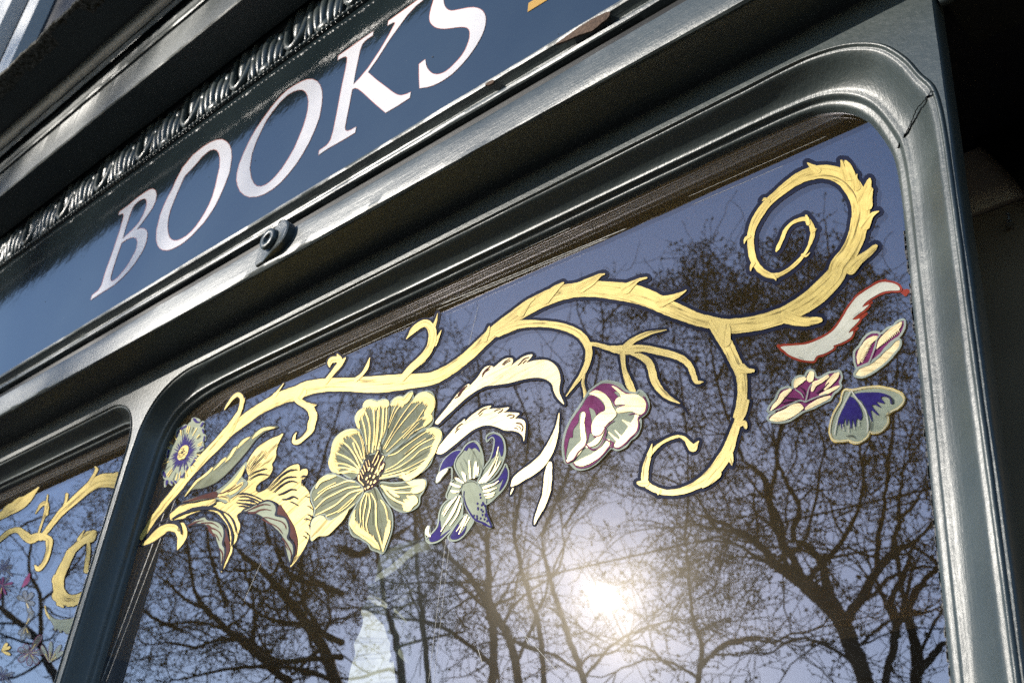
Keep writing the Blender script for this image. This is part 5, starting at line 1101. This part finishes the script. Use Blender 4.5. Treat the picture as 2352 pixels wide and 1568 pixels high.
def f():
    D.shape('s', 'R', 'TQ 398,875 420,930 470,985 520,1000 590,998 650,985 740,930 720,1040 640,1080 620,1115 590,1128 555,1095 540,1120 510,1080 490,1100 470,1040 440,1000 410,960', .8)
    D.stroke('Y', 'TQ 400,880,4 408,930,7 440,990,6', 3)
    rs = random.Random(8)
    def pet(cx, cy, a, l, w, fill, line):
        ca, sa = math.cos(a), math.sin(a); pts = []
        for k in range(10):
            t = 2*math.pi*k/10; u = l * (math.cos(t) + 1) / 2; q = w * math.sin(t) * (.6 + .4 * math.cos(t))
            pts.append('%g,%g' % (cx + ca*u - sa*q, cy + sa*u + ca*q))
        D.shape(fill, line, 'TQ ' + ' '.join(pts), .7)
        if l > 115: D.stroke('Y', 'TQ %g,%g,2 %g,%g,3' % (cx + ca*l*.15, cy + sa*l*.15, cx + ca*l*.5, cy + sa*l*.5), 4)
    for a, l in ((-1.0, 190), (-.1, 130), (.9, 120), (1.6, 110), (2.5, 120), (3.5, 110), (4.2, 90)): pet(262, 1300, a, l, 36, 'f', 'P')
    for a, l in ((-2.0, 170), (-1.5, 190), (-1.0, 190), (-.7, 160)): pet(440, 1385, a, l, 24, 'g', 'P')
    for a, l in ((-2.6, 90), (-1.7, 100), (-.9, 100), (.3, 80), (1.2, 120)): pet(230, 840, a, l, 30, 'f', 'N')
    for a, l in ((-1.1, 190), (1.8, 160), (2.2, 120), (1.2, 150)): pet(225, 1060, a, l * .8, 30, 'f', 'N')
    for a in np.linspace(0, 6.0, 11): pet(20, 700, a, rs.uniform(80, 130), 14, 'P' if rs.random() < .3 else 'f', 'B')
    for a in np.linspace(0, 6.0, 9): pet(30, 540, a, rs.uniform(60, 110), 14, 'f', 'B')
    for a in np.linspace(0, 6.0, 9): pet(20, 1500, a, rs.uniform(60, 110), 14, 'f', 'B')
    for a in (-.9, -.4, .4): pet(10, 1280, a, 90, 20, 'Y', 'N')
    D.stroke('P', 'TQ 260,600,12 235,660,22 200,710,6', 3)
D = Drawing(); f()
motif(win2, 'painted_flowers', 'faint pale flowers and leaf on the farther window', D, dict(_main='s', R='painted_brown_outline', Y='painted_gold_strokes', f='painted_faint_petals', P='painted_plum_strokes', g='painted_grey_petals', N='painted_dark_outline', B='painted_blue_outline'))

# ================================================================ STREET TREES (seen mirrored in the glass)
class Tubes:
    def __init__(s): s.v = []; s.f = []
    def tube(s, pts, rad, sides):
        b = len(s.v); n = len(pts)
        ref = np.array([.3, .2, .93])
        for i in range(n):
            t = pts[min(i+1, n-1)] - pts[max(i-1, 0)]; t = t / (math.sqrt(t @ t) + 1e-9)
            u = np.array([t[1]*ref[2]-t[2]*ref[1], t[2]*ref[0]-t[0]*ref[2], t[0]*ref[1]-t[1]*ref[0]]); l = math.sqrt(u @ u)
            if l < .1: u = np.array([1., 0, 0]); l = 1
            u = u / l; w = np.array([t[1]*u[2]-t[2]*u[1], t[2]*u[0]-t[0]*u[2], t[0]*u[1]-t[1]*u[0]])
            for k in range(sides):
                a = 2*math.pi*k/sides
                s.v.append(tuple(pts[i] + (u*math.cos(a) + w*math.sin(a)) * rad[i]))
        for i in range(n-1):
            for k in range(sides):
                k2 = (k+1) % sides; s.f.append((b+i*sides+k, b+i*sides+k2, b+(i+1)*sides+k2, b+(i+1)*sides+k))

SUN = ray(1385, 1370) * np.array([1, -1, 1])
TOPL = ([0, 330, 640, 880, 960, 1000, 1060, 1100, 1150, 1210, 1260, 1310, 1350, 1385, 1430, 1480, 1530, 1575, 1612, 1650, 1700, 1750, 1800, 1850, 1900, 1950, 2000, 2050, 2100, 2352],
        [900, 860, 800, 770, 745, 720, 700, 690, 780, 870, 860, 740, 620, 585, 640, 660, 600, 540, 490, 560, 600, 540, 500, 465, 470, 460, 520, 570, 600, 640])
def too_high(q, slack):
    "outline of the crowns against the sky"
    d = RM.T @ ((q - np.array([0, 1.18, 1.6])) * np.array([1, -1, 1]))
    if d[2] <= 0: return False
    px = CX + F * d[0] / d[2]; py = CY + F * d[1] / d[2]
    return py < np.interp(px, *TOPL) + slack
def sunny(q):
    t = q[1] / SUN[1]; x0 = q[0] - SUN[0] * t; z0 = q[2] - SUN[2] * t
    return -4.4 < x0 < .3 and 1.7 < z0 < 4.7

class Tree:
    def __init__(s, seed):
        s.limb = Tubes(); s.twig = Tubes(); s.bv = []; s.bf = []; s.r = random.Random(seed); s.dens = 1.0; s.budn = 1.0; s.gap = None
    def rv(s): return np.array([s.r.gauss(0, 1), s.r.gauss(0, 1), s.r.gauss(0, 1)])
    def bud(s, p, size):
        r = s.r; a = s.rv(); a /= np.linalg.norm(a); b = np.cross(a, s.rv()); b /= np.linalg.norm(b) + 1e-9
        k = len(s.bv); w = size * r.uniform(.45, .8)
        s.bv += [tuple(p), tuple(p + a*size*.5 + b*w*.5), tuple(p + a*size), tuple(p + a*size*.5 - b*w*.5)]
        s.bf.append((k, k+1, k+2, k+3))
    def grow(s, p, d, length, r0, lev, up=.05):
        r = s.r
        if too_high(p + d * length, r.gauss(2, 30)): return
        if sunny(p + d * length * .5) and r.random() < (.25, .25, .36, .4, .4)[lev]: return      # crown is thin where the sun comes through
        ns = {1: 9, 2: 8, 3: 6, 4: 3}[lev]; seg = length / ns
        pts = [p]; rad = [r0]; dirs = []
        wv = {1: .24, 2: .27, 3: .24, 4: .16}[lev]
        for i in range(ns):
            d = d + s.rv() * wv + np.array([0, 0, up]) ; d = d / math.sqrt(d @ d)
            dirs.append(d)
            p = p + d * seg; pts.append(p); rad.append(max(.0065, r0 * (1 - .70 * (i + 1) / ns)))
        tb = s.limb if lev <= 2 else s.twig
        tb.tube(pts, rad, {1: 7, 2: 5, 3: 4, 4: 3}[lev])
        if lev == 4:
            for q in pts[1:]:
                for _ in range(2):
                    if r.random() < .42 * s.budn: s.bud(q + s.rv() * .012, r.uniform(.05, .10))
            return
        if lev == 3:
            for _ in range(2):
                if r.random() < s.budn: s.bud(pts[-1] + s.rv() * .02, r.uniform(.05, .10))
        s.children(pts, dirs, rad, length, lev, up)
    def children(s, pts, dirs, rad, length, lev, up, start=.15):
        r = s.r
        step = {0: .58, 1: .46, 2: .38, 3: .26}[lev] / s.dens
        n = int(length / step); m = len(pts) - 1
        for k in range(n):
            u = start + (1 - start) * (k + r.random()) / max(n, 1); u = min(u, .999)
            i = min(int(u * m), m - 1); f = u * m - i
            q = pts[i] * (1-f) + pts[i+1] * f; dd = dirs[min(i, len(dirs)-1)]
            side = np.cross(dd, s.rv()); side /= math.sqrt(side @ side) + 1e-9
            nd = dd * r.uniform(.35, .8) + side; nd /= math.sqrt(nd @ nd)
            L = {0: r.uniform(2.0, 3.8), 1: r.uniform(1.2, 2.4), 2: r.uniform(.6, 1.25), 3: r.uniform(.22, .5)}[lev] * (1 - .35*u)
            rr = rad[min(i, len(rad)-1)]
            s.grow(q, nd, L, min(rr * .6, {0: .060, 1: .034, 2: .018, 3: .0095}[lev]), lev + 1, up)
    def limb_path(s, pts, rad, dens=1.0, child_from=.1, sprout=True):
        rad = list(rad)
        if sprout: rad[-1] = min(rad[-1], .018)
        "hand-laid limb: 3-D points and radii"
        pts = [np.array(p) for p in pts]
        q = catmull([np.r_[p, r_] for p, r_ in zip(pts, rad)], 4)
        P3 = [c[:3] + s.rv() * .010 for c in q]; R3 = [max(.01, c[3] * (1 + .08 * wob(i * .6, s.r.random() * 9))) for i, c in enumerate(q)]
        s.limb.tube(P3, R3, 9)
        if not sprout: return
        L = sum(np.linalg.norm(b - a) for a, b in zip(P3, P3[1:]))
        dirs = [(b - a) / (np.linalg.norm(b - a) + 1e-9) for a, b in zip(P3, P3[1:])]
        o = s.dens; s.dens = dens
        s.children(P3, dirs, [r_ * .8 for r_ in R3], L, 0, .04, start=child_from)
        s.dens = 1.0
        # the limb runs out into branches
        for _ in range(3): s.grow(P3[-1], dirs[-1] + s.rv() * .35, 2.6, min(R3[-1] * .9, .05), 1)
        s.dens = o
    def build(s, label, group='street trees mirrored in the glass'):
        root = empty('bare_plane_tree', label, 'tree', group)
        t = mesh_obj('trunk', s.limb.v, s.limb.f, M['bark'], root, smooth=True)
        c = mesh_obj('crown', s.twig.v, s.twig.f, M['twig'], root)
        mesh_obj('buds', s.bv, s.bf, M['bud'], c)
        return root

def path(spec, yt, w, depth=0.0):
    "tile coordinates of a mirrored limb -> points on the far side of the street; w = widths in tile px"
    t = spec.split()[0]; pts = parse(spec); sc = ORG[t][2]; out = []; rad = []
    n = len(pts); ws = np.interp(np.linspace(0, 1, n), np.linspace(0, 1, len(w)), w)
    for i, (x, y, _) in enumerate(pts):
        yy = yt + depth * i / max(1, n-1)
        p = TP(x, y, yy); dist = np.linalg.norm(p - np.array([0, 1.18, 1.6])) * .95
        out.append(p); rad.append(ws[i] / sc * .5 * dist / F)
    return out, rad
def ground(tr, p, r):
    p = np.array(p); q = [p + np.array([0, 0, -.02]), p * np.array([1, 1, .6]) + np.array([.15, .05, 0]), np.array([p[0] + .25, p[1], 1.2]), np.array([p[0] + .3, p[1], 0.0])]
    tr.limb_path(q, [r, r * 1.12, r * 1.3, r * 1.7], sprout=False)

# right-hand tree with the big forked trunk
T = Tree(21); yt = 15.0
p, r_ = path('T9 1262,1567 1225,1450 1170,1330 1110,1180 1040,1060 950,970 860,900 760,830 640,755 560,650 490,580 400,528 300,480 200,440 80,405', yt, [112, 118, 120, 130, 120, 95, 62, 50, 38, 26, 18], 1.5)
T.limb_path(p, r_, .6, .35); ground(T, p[0], r_[0])
for s, w, dp in [('T9 1010,1030 1000,960 985,860 955,740 900,670 830,610 765,585', [75, 70, 60, 50, 42], .8), ('T9 765,590 760,500 790,440 800,370 780,290 735,230 700,140 660,60 640,-40', [42, 38, 34, 30, 20], .6),
                 ('T9 900,930 830,850 765,720 700,620 655,520 620,430 600,340 580,230 555,150 480,90 420,45', [70, 60, 55, 58, 50, 40, 26], -.9), ('T9 590,300 620,200 640,110 650,40 640,-60', [34, 34, 30, 20], .5),
                 ('T9 700,560 720,470 705,390 720,300 740,240', [16, 12, 10], .2), ('T9 1120,1160 1180,1060 1250,950 1330,810 1400,720 1480,650 1560,620 1640,560 1720,480', [80, 68, 62, 56, 44, 30, 20], 1.6),
                 ('T9 1330,820 1340,700 1340,600 1370,470 1385,380 1400,260 1420,150 1400,20', [44, 38, 36, 30, 26, 18], -1.0), ('T9 1440,690 1460,560 1490,440 1490,330 1500,230 1520,100', [36, 34, 28, 20], .5),
                 ('T9 1500,420 1560,380 1620,300 1660,200', [30, 24, 14], .8), ('T9 430,560 330,520 200,500 60,480 -60,500', [34, 28, 20, 12], -1.2), ('T9 620,760 500,700 380,620 240,590 100,600', [30, 24, 18, 10], .9)]:
    p, r_ = path(s, yt, w, dp); T.limb_path(p, r_, .60)
for s_, w_, d_, e_ in [('OV 1781,1040 1800,960 1830,870 1850,740 1858,620 1852,520', [11, 8, 5, 3], 0.8, 0.75), ('OV 1795,980 1870,860 1925,760 1950,630 1955,540', [9, 6, 3], -0.8, 0.75), ('OV 1708,1060 1680,980 1645,870 1625,720 1612,580', [9, 6, 3], 0.8, 0.75), ('OV 2035,1110 2050,980 2060,850 2062,720', [9, 6, 3], 0.6, 0.7), ('OV 1990,1130 1975,1020 1990,900 1985,800', [8, 5, 3], -0.6, 0.7), ('OV 1640,1210 1590,1130 1500,1090 1420,1080', [8, 5, 3], -0.8, 0.6)]:
    p, r_ = path(s_, yt, w_, d_); T.limb_path(p, r_, e_)
for s_, w_, d_, e_ in [('OV 1975,1530 1900,1482 1830,1466 1765,1500', [9, 7, 4], 0.6, 0.8)]:
    p, r_ = path(s_, yt, w_, d_); T.limb_path(p, r_, e_)
for s_, w_, d_, e_ in [('OV 1925,760 1985,680 2035,620', [7, 5, 3], .4, 1.7), ('OV 1856,690 1815,610 1765,545', [7, 5, 3], .4, 1.7), ('OV 1630,760 1570,690 1535,620', [7, 5, 3], .4, 1.7), ('OV 1645,870 1720,740 1740,640 1735,570', [7, 5, 3], .5, 1.5), ('OV 1850,740 1905,640 1900,560 1895,500', [7, 5, 3], -.5, 1.5)]:
    p, r_ = path(s_, yt, w_, d_); T.limb_path(p, r_, e_)
T.build('plane tree whose thick trunk forks in a V low beside the right post')
# second trunks close to the right post
T = Tree(22); yt = 17.0
p, r_ = path('T9 1390,1580 1420,1450 1450,1330 1468,1180 1455,1080 1440,990 1480,900 1530,800 1560,700 1600,600', yt, [52, 56, 50, 44, 34, 24], 1.0)
T.limb_path(p, r_, .5, .3); ground(T, p[0], r_[0])
for s, w, dp in [('T9 1470,1180 1420,1060 1380,960 1330,860 1290,760', [40, 34, 22], .6), ('T9 1240,1300 1300,1230 1380,1170 1460,1120', [26, 28, 30], .2)]:
    p, r_ = path(s, yt, w, dp); T.limb_path(p, r_, .5)
T.build('slender plane tree between the forked tree and the right post')
T = Tree(23); yt = 18.5
p, r_ = path('T9 1600,1580 1612,1440 1600,1300 1570,1180 1550,1080 1590,980 1650,870 1740,790 1830,700', yt, [80, 74, 62, 52, 38, 26], -1.0)
T.limb_path(p, r_, .5, .3); ground(T, p[0], r_[0])
for s, w, dp in [('T9 1620,1500 1690,1420 1770,1320 1850,1260', [60, 50, 34], .8), ('T9 1500,1140 1520,1000 1500,880 1480,700 1470,560', [34, 30, 24], .4), ('T9 1560,1100 1640,1090 1740,1060', [30, 24], .4)]:
    p, r_ = path(s, yt, w, dp); T.limb_path(p, r_, .5)
T.build('stout plane tree nearest the right post, leaning out of the pane')
# small tree under the sun's reflection
T = Tree(24); yt = 16.0; T.budn = .6
p, r_ = path('T9 95,1590 118,1450 128,1320 95,1200 62,1080 50,960 40,840 28,700 15,580', yt, [40, 36, 28, 20, 14], .6)
T.limb_path(p, r_, .55, .3); ground(T, p[0], r_[0])
for s, w, dp in [('T9 150,1420 220,1360 300,1305 420,1280 520,1268 620,1290 740,1230', [30, 30, 26, 18], -.7), ('T9 130,1310 200,1250 250,1180 260,1080', [18, 12, 8], .4), ('T9 60,1020 150,960 220,900 260,800', [12, 10, 6], .4), ('T8 2300,1480 2200,1400 2120,1330 2000,1310', [22, 18, 12], .4)]:
    p, r_ = path(s, yt, w, dp); T.limb_path(p, r_, .55)
for s_, w_, d_, e_ in [('OV 1573,1240 1582,1120 1575,980 1562,850 1540,740', [7, 5, 3], 0.8, 0.6), ('OV 1655,1310 1680,1200 1640,1080 1600,960', [6, 4, 3], -0.6, 0.5)]:
    p, r_ = path(s_, yt, w_, d_); T.limb_path(p, r_, e_)
for s_, w_, d_, e_ in [('OV 1603,1560 1545,1520 1480,1516 1415,1540', [8, 6, 4], -0.6, 0.7), ('OV 1601,1545 1655,1482 1725,1462 1800,1472', [8, 6, 4], 0.6, 0.7)]:
    p, r_ = path(s_, yt, w_, d_); T.limb_path(p, r_, e_)
T.build('small plane tree below the reflected sun')
# central group
T = Tree(25); yt = 16.5
p, r_ = path('T8 1040,1590 1045,1450 1050,1300 1045,1180 1020,1050 1012,900 1015,780 1005,660 1000,540 980,420', yt, [66, 62, 60, 52, 34, 20], .8)
T.limb_path(p, r_, .8, .25); ground(T, p[0], r_[0])
for s, w, dp in [('T8 1225,1590 1200,1450 1170,1300 1110,1180 1050,1080 980,980 900,860 800,750 700,680 600,640', [62, 62, 60, 58, 46, 34, 26], -1.2), ('T8 760,720 700,600 640,480 590,360', [30, 24, 16], .5),
                 ('T8 1395,1590 1385,1400 1370,1240 1340,1100 1290,950 1250,820 1220,700 1190,560 1180,440', [44, 40, 36, 30, 20], 1.0), ('T8 1050,1060 1120,960 1180,860 1240,780', [20, 16, 12], .5)]:
    p, r_ = path(s, yt, w, dp); T.limb_path(p, r_, .85)
for s_, w_, d_, e_ in [('OV 1110,1190 1108,1060 1100,930 1098,850 1092,800', [10, 7, 3], 0.8, 0.8), ('OV 1180,1230 1200,1100 1215,980 1180,880 1170,800', [9, 6, 3], 0.8, 0.7), ('OV 984,1258 960,1160 950,1050 960,950 950,860', [9, 6, 3], 0.8, 0.8)]:
    p, r_ = path(s_, yt, w_, d_); T.limb_path(p, r_, e_)
for s_, w_, d_, e_ in [('OV 1132,1530 1070,1475 1000,1432 930,1420 850,1402', [12, 9, 5], -0.8, 0.8), ('OV 1192,1510 1228,1425 1258,1345 1250,1280', [9, 7, 4], 0.6, 0.8), ('OV 1130,1410 1070,1352 1010,1300', [9, 7, 4], 0.6, 0.8)]:
    p, r_ = path(s_, yt, w_, d_); T.limb_path(p, r_, e_)
T.build('plane tree with three upright trunks left of the reflected sun')
T = Tree(26); yt = 17.5; T.budn = .6
p, r_ = path('T8 1680,1590 1630,1420 1570,1270 1530,1140 1490,1020 1455,920 1430,810 1400,690 1380,560', yt, [46, 44, 38, 34, 28, 18], .8)
T.limb_path(p, r_, .55, .25); ground(T, p[0], r_[0])
for s, w, dp in [('T8 1440,860 1500,760 1530,640 1520,500', [20, 16, 10], .5), ('T8 1540,1150 1480,1080 1400,1040', [16, 12], .3), ('T8 1650,1450 1720,1380 1860,1360 1960,1300', [22, 18, 12], .5)]:
    p, r_ = path(s, yt, w, dp); T.limb_path(p, r_, .5)
for s_, w_, d_, e_ in [('OV 1244,1232 1300,1100 1350,960 1378,820 1385,740 1378,690', [8, 6, 3], 0.8, 0.6), ('OV 1294,1212 1350,1120 1420,1000 1440,900', [7, 5, 3], -0.8, 0.5)]:
    p, r_ = path(s_, yt, w_, d_); T.limb_path(p, r_, e_)
for s_, w_, d_, e_ in [('OV 1335,1545 1270,1502 1210,1488 1150,1455', [8, 6, 4], -0.6, 0.7), ('OV 1338,1560 1400,1486 1470,1445 1540,1425', [9, 7, 4], 0.6, 0.7)]:
    p, r_ = path(s_, yt, w_, d_); T.limb_path(p, r_, e_)
for s_, w_, d_, e_ in [('OV 1378,820 1335,740 1322,680', [6, 4, 3], .4, 1.5), ('OV 1384,740 1435,690 1460,660', [6, 4, 3], .4, 1.5)]:
    p, r_ = path(s_, yt, w_, d_); T.limb_path(p, r_, e_)
T.build('thin plane tree just left of the reflected sun')
# left trees
T = Tree(27); yt = 14.0
p, r_ = path('T8 -10,1640 -60,1500 -120,1330 -200,1220 -300,1080 -400,960 -500,840 -640,720 -750,620', yt, [90, 84, 72, 60, 46, 30], 1.4)
T.limb_path(p, r_, .9, .2); ground(T, p[0], r_[0])
for s, w, dp in [('T7 2000,1560 1900,1500 1800,1400 1700,1310 1600,1230 1500,1140 1410,1050 1350,960 1330,860', [60, 54, 46, 38, 26], -1.0), ('T7 2352,1390 2200,1400 2040,1415 1900,1420 1800,1390', [44, 40, 34], .6), ('T7 1410,1050 1300,1010 1180,900 1080,820', [26, 20, 12], .5),
                 ('T7 1640,1260 1500,1270 1340,1320 1180,1290 1020,1300', [26, 22, 12], -.5), ('T7 2352,950 2230,900 2100,868 1990,820 1930,720 1880,620', [50, 44, 34, 24], .8), ('T7 2352,1290 2200,1210 2120,1140', [50, 44, 40], .2),
                 ('T8 420,1590 400,1400 370,1250 330,1120 280,1000', [60, 54, 44, 30], 1.2), ('T8 600,1590 590,1420 570,1250 560,1100 540,960 520,820', [44, 40, 34, 26], -.8), ('T8 0,640 120,680 240,620 360,560 500,470', [60, 50, 44, 30], 1.0)]:
    p, r_ = path(s, yt, w, dp); T.limb_path(p, r_, .7)
for s_, w_, d_, e_ in [('OV 443,1331 425,1230 405,1130 420,1040', [9, 6, 3], 0.8, 0.9), ('OV 620,1252 600,1140 620,1030 640,960', [9, 6, 3], -0.8, 0.9), ('OV 884,1378 860,1220 862,1080 875,960 900,880', [12, 8, 4], 0.8, 0.85), ('OV 520,1390 480,1260 475,1140 500,1040', [10, 6, 3], 1.2, 0.9), ('OV 957,1318 955,1160 985,1000 1010,880 1030,800', [10, 6, 3], -0.8, 0.8), ('OV 700,1390 690,1260 720,1130 760,1000 790,900', [11, 7, 3], 0.9, 0.85), ('OV 420,1450 330,1400 300,1300 320,1200', [8, 6, 3], 0.9, 0.8)]:
    p, r_ = path(s_, yt, w_, d_); T.limb_path(p, r_, e_)
for s_, w_, d_, e_ in [('OV 780,1568 700,1538 600,1528 500,1540 400,1562', [13, 9, 5], -0.8, 0.8), ('OV 640,1530 560,1462 450,1428 350,1440', [12, 8, 4], 0.8, 0.8)]:
    p, r_ = path(s_, yt, w_, d_); T.limb_path(p, r_, e_)
T.build('broad plane tree whose long limbs sweep across the lower left of the pane')
# tree mirrored in the second window
T = Tree(28); yt = 17.0
p, r_ = path('T7 420,1640 380,1530 330,1430 290,1330 240,1250 180,1190 100,1130 0,1050 -120,960', yt, [56, 52, 44, 34, 24], .8)
T.limb_path(p, r_, .45, .3); ground(T, p[0], r_[0])
for s, w, dp in [('T7 270,1290 282,1160 280,1000 260,920 230,870 205,820 200,700 215,600 190,480', [32, 28, 24, 20, 14], -.6), ('T7 205,830 160,890 130,960', [16, 12], .2), ('T7 290,1000 400,900 480,800 560,700 640,560', [20, 16, 12], .8), ('T7 40,560 160,480 300,420 480,360', [18, 14, 10], .5)]:
    p, r_ = path(s, yt, w, dp); T.limb_path(p, r_, .5)
T.build('plane tree mirrored in the farther window')
# overhead wires
def wire(name, a, b, r, label, thick=()):
    tb = Tubes(); a = np.array(a); b = np.array(b); n = 60; pts = []; rad = []
    for i in range(n + 1):
        u = i / n; p = a + (b - a) * u; p[2] -= 0.25 * 4 * u * (1-u); pts.append(p); rad.append(r)
    tb.tube(pts, rad, 8); o = mesh_obj(name, tb.v, tb.f, M['cable'], None, True); return tag(o, label, 'wire')
a = TP(1568, 1200, 8); b = TP(2140, 1062, 8); d = (b - a) / np.linalg.norm(b - a)
wire('overhead_cable', a - d * 14, b + d * 14, .011, 'black overhead cable crossing the mirrored branches at the right')
a = TP(1830, 690, 8); b = TP(2080, 580, 8); d = (b - a) / np.linalg.norm(b - a)
wire('telephone_wire', a - d * 14, b + d * 14, .0028, 'thin wire crossing behind the gold scroll')

# ================================================================ GROUND
q = MB(); q.box(-300, 300, -300, 40, -.30, -.12); tag(q.build('road', M['asphalt']), kind='structure')
q = MB(); q.box(-60, 60, -3.2, .6, -.118, -.001); tag(q.build('pavement', M['paving']), kind='structure')
q = MB(); q.box(-60, 60, -3.36, -3.202, -.118, .002); tag(q.build('kerb', M['kerb']), kind='structure')
q = MB(); q.box(-90, 60, -40, -12.2, -.118, -.0005); tag(q.build('far_pavement', M['paving']), kind='structure')

# ================================================================ LIGHT, SKY, CAMERA
sd = ray(1385, 1370) * np.array([1, -1, 1])
el = math.asin(sd[2]); az = math.atan2(sd[0], sd[1])
w = bpy.data.worlds.new('World'); bpy.context.scene.world = w; w.use_nodes = True
nt = w.node_tree; nt.nodes.clear()
wo = nt.nodes.new('ShaderNodeOutputWorld'); bg = nt.nodes.new('ShaderNodeBackground'); sk = nt.nodes.new('ShaderNodeTexSky')
sk.sky_type = 'NISHITA'; sk.sun_disc = False; sk.sun_elevation = el; sk.sun_rotation = az
sk.air_density = 1.1; sk.dust_density = .35; sk.ozone_density = 4.0
bg.inputs['Strength'].default_value = .12
wb = nt.nodes.new('ShaderNodeMix'); wb.data_type = 'RGBA'; wb.blend_type = 'MULTIPLY'; wb.inputs[0].default_value = 1.0; wb.inputs[7].default_value = (1.02, 1.0, 1.03, 1)
nt.links.new(sk.outputs[0], wb.inputs[6]); nt.links.new(wb.outputs[2], bg.inputs[0]); nt.links.new(bg.outputs[0], wo.inputs[0])
ld = bpy.data.lights.new('sun', 'SUN'); ld.energy = 5.0; ld.angle = math.radians(.53); ld.color = (1, .94, .85)
lo = bpy.data.objects.new('sun', ld); C.objects.link(lo)
lo.rotation_mode = 'QUATERNION'; lo.rotation_quaternion = Vector(tuple(-sd)).to_track_quat('-Z', 'Y')
lo.location = (-4, -6, 8)

cd = bpy.data.cameras.new('camera'); co = bpy.data.objects.new('camera', cd); C.objects.link(co)
from mathutils import Matrix
xr = RM @ np.array([1, 0, 0]); yu = RM @ np.array([0, -1, 0]); zb = RM @ np.array([0, 0, -1])
co.matrix_world = Matrix(((xr[0], yu[0], zb[0], CAM[0]), (xr[1], yu[1], zb[1], CAM[1]), (xr[2], yu[2], zb[2], CAM[2]), (0, 0, 0, 1)))
cd.sensor_width = 36.0; cd.sensor_fit = 'HORIZONTAL'; cd.lens = F / 2352 * 36
cd.clip_start = .05; cd.clip_end = 2000
cd.dof.use_dof = True; cd.dof.focus_distance = 1.78; cd.dof.aperture_fstop = 9.0; cd.dof.aperture_blades = 7
sc_ = bpy.context.scene; sc_.camera = co
sc_.render.engine = 'CYCLES'
sc_.cycles.transparent_max_bounces = 24; sc_.cycles.max_bounces = 10; sc_.cycles.glossy_bounces = 5
sc_.cycles.caustics_reflective = False; sc_.cycles.caustics_refractive = False
sc_.cycles.blur_glossy = 0.0; sc_.cycles.use_adaptive_sampling = False; sc_.cycles.use_denoising = False; sc_.cycles.sample_clamp_indirect = 2.0
sc_.view_settings.view_transform = 'Standard'; sc_.view_settings.look = 'None'
sc_.view_settings.exposure = .62; sc_.view_settings.gamma = 1.0
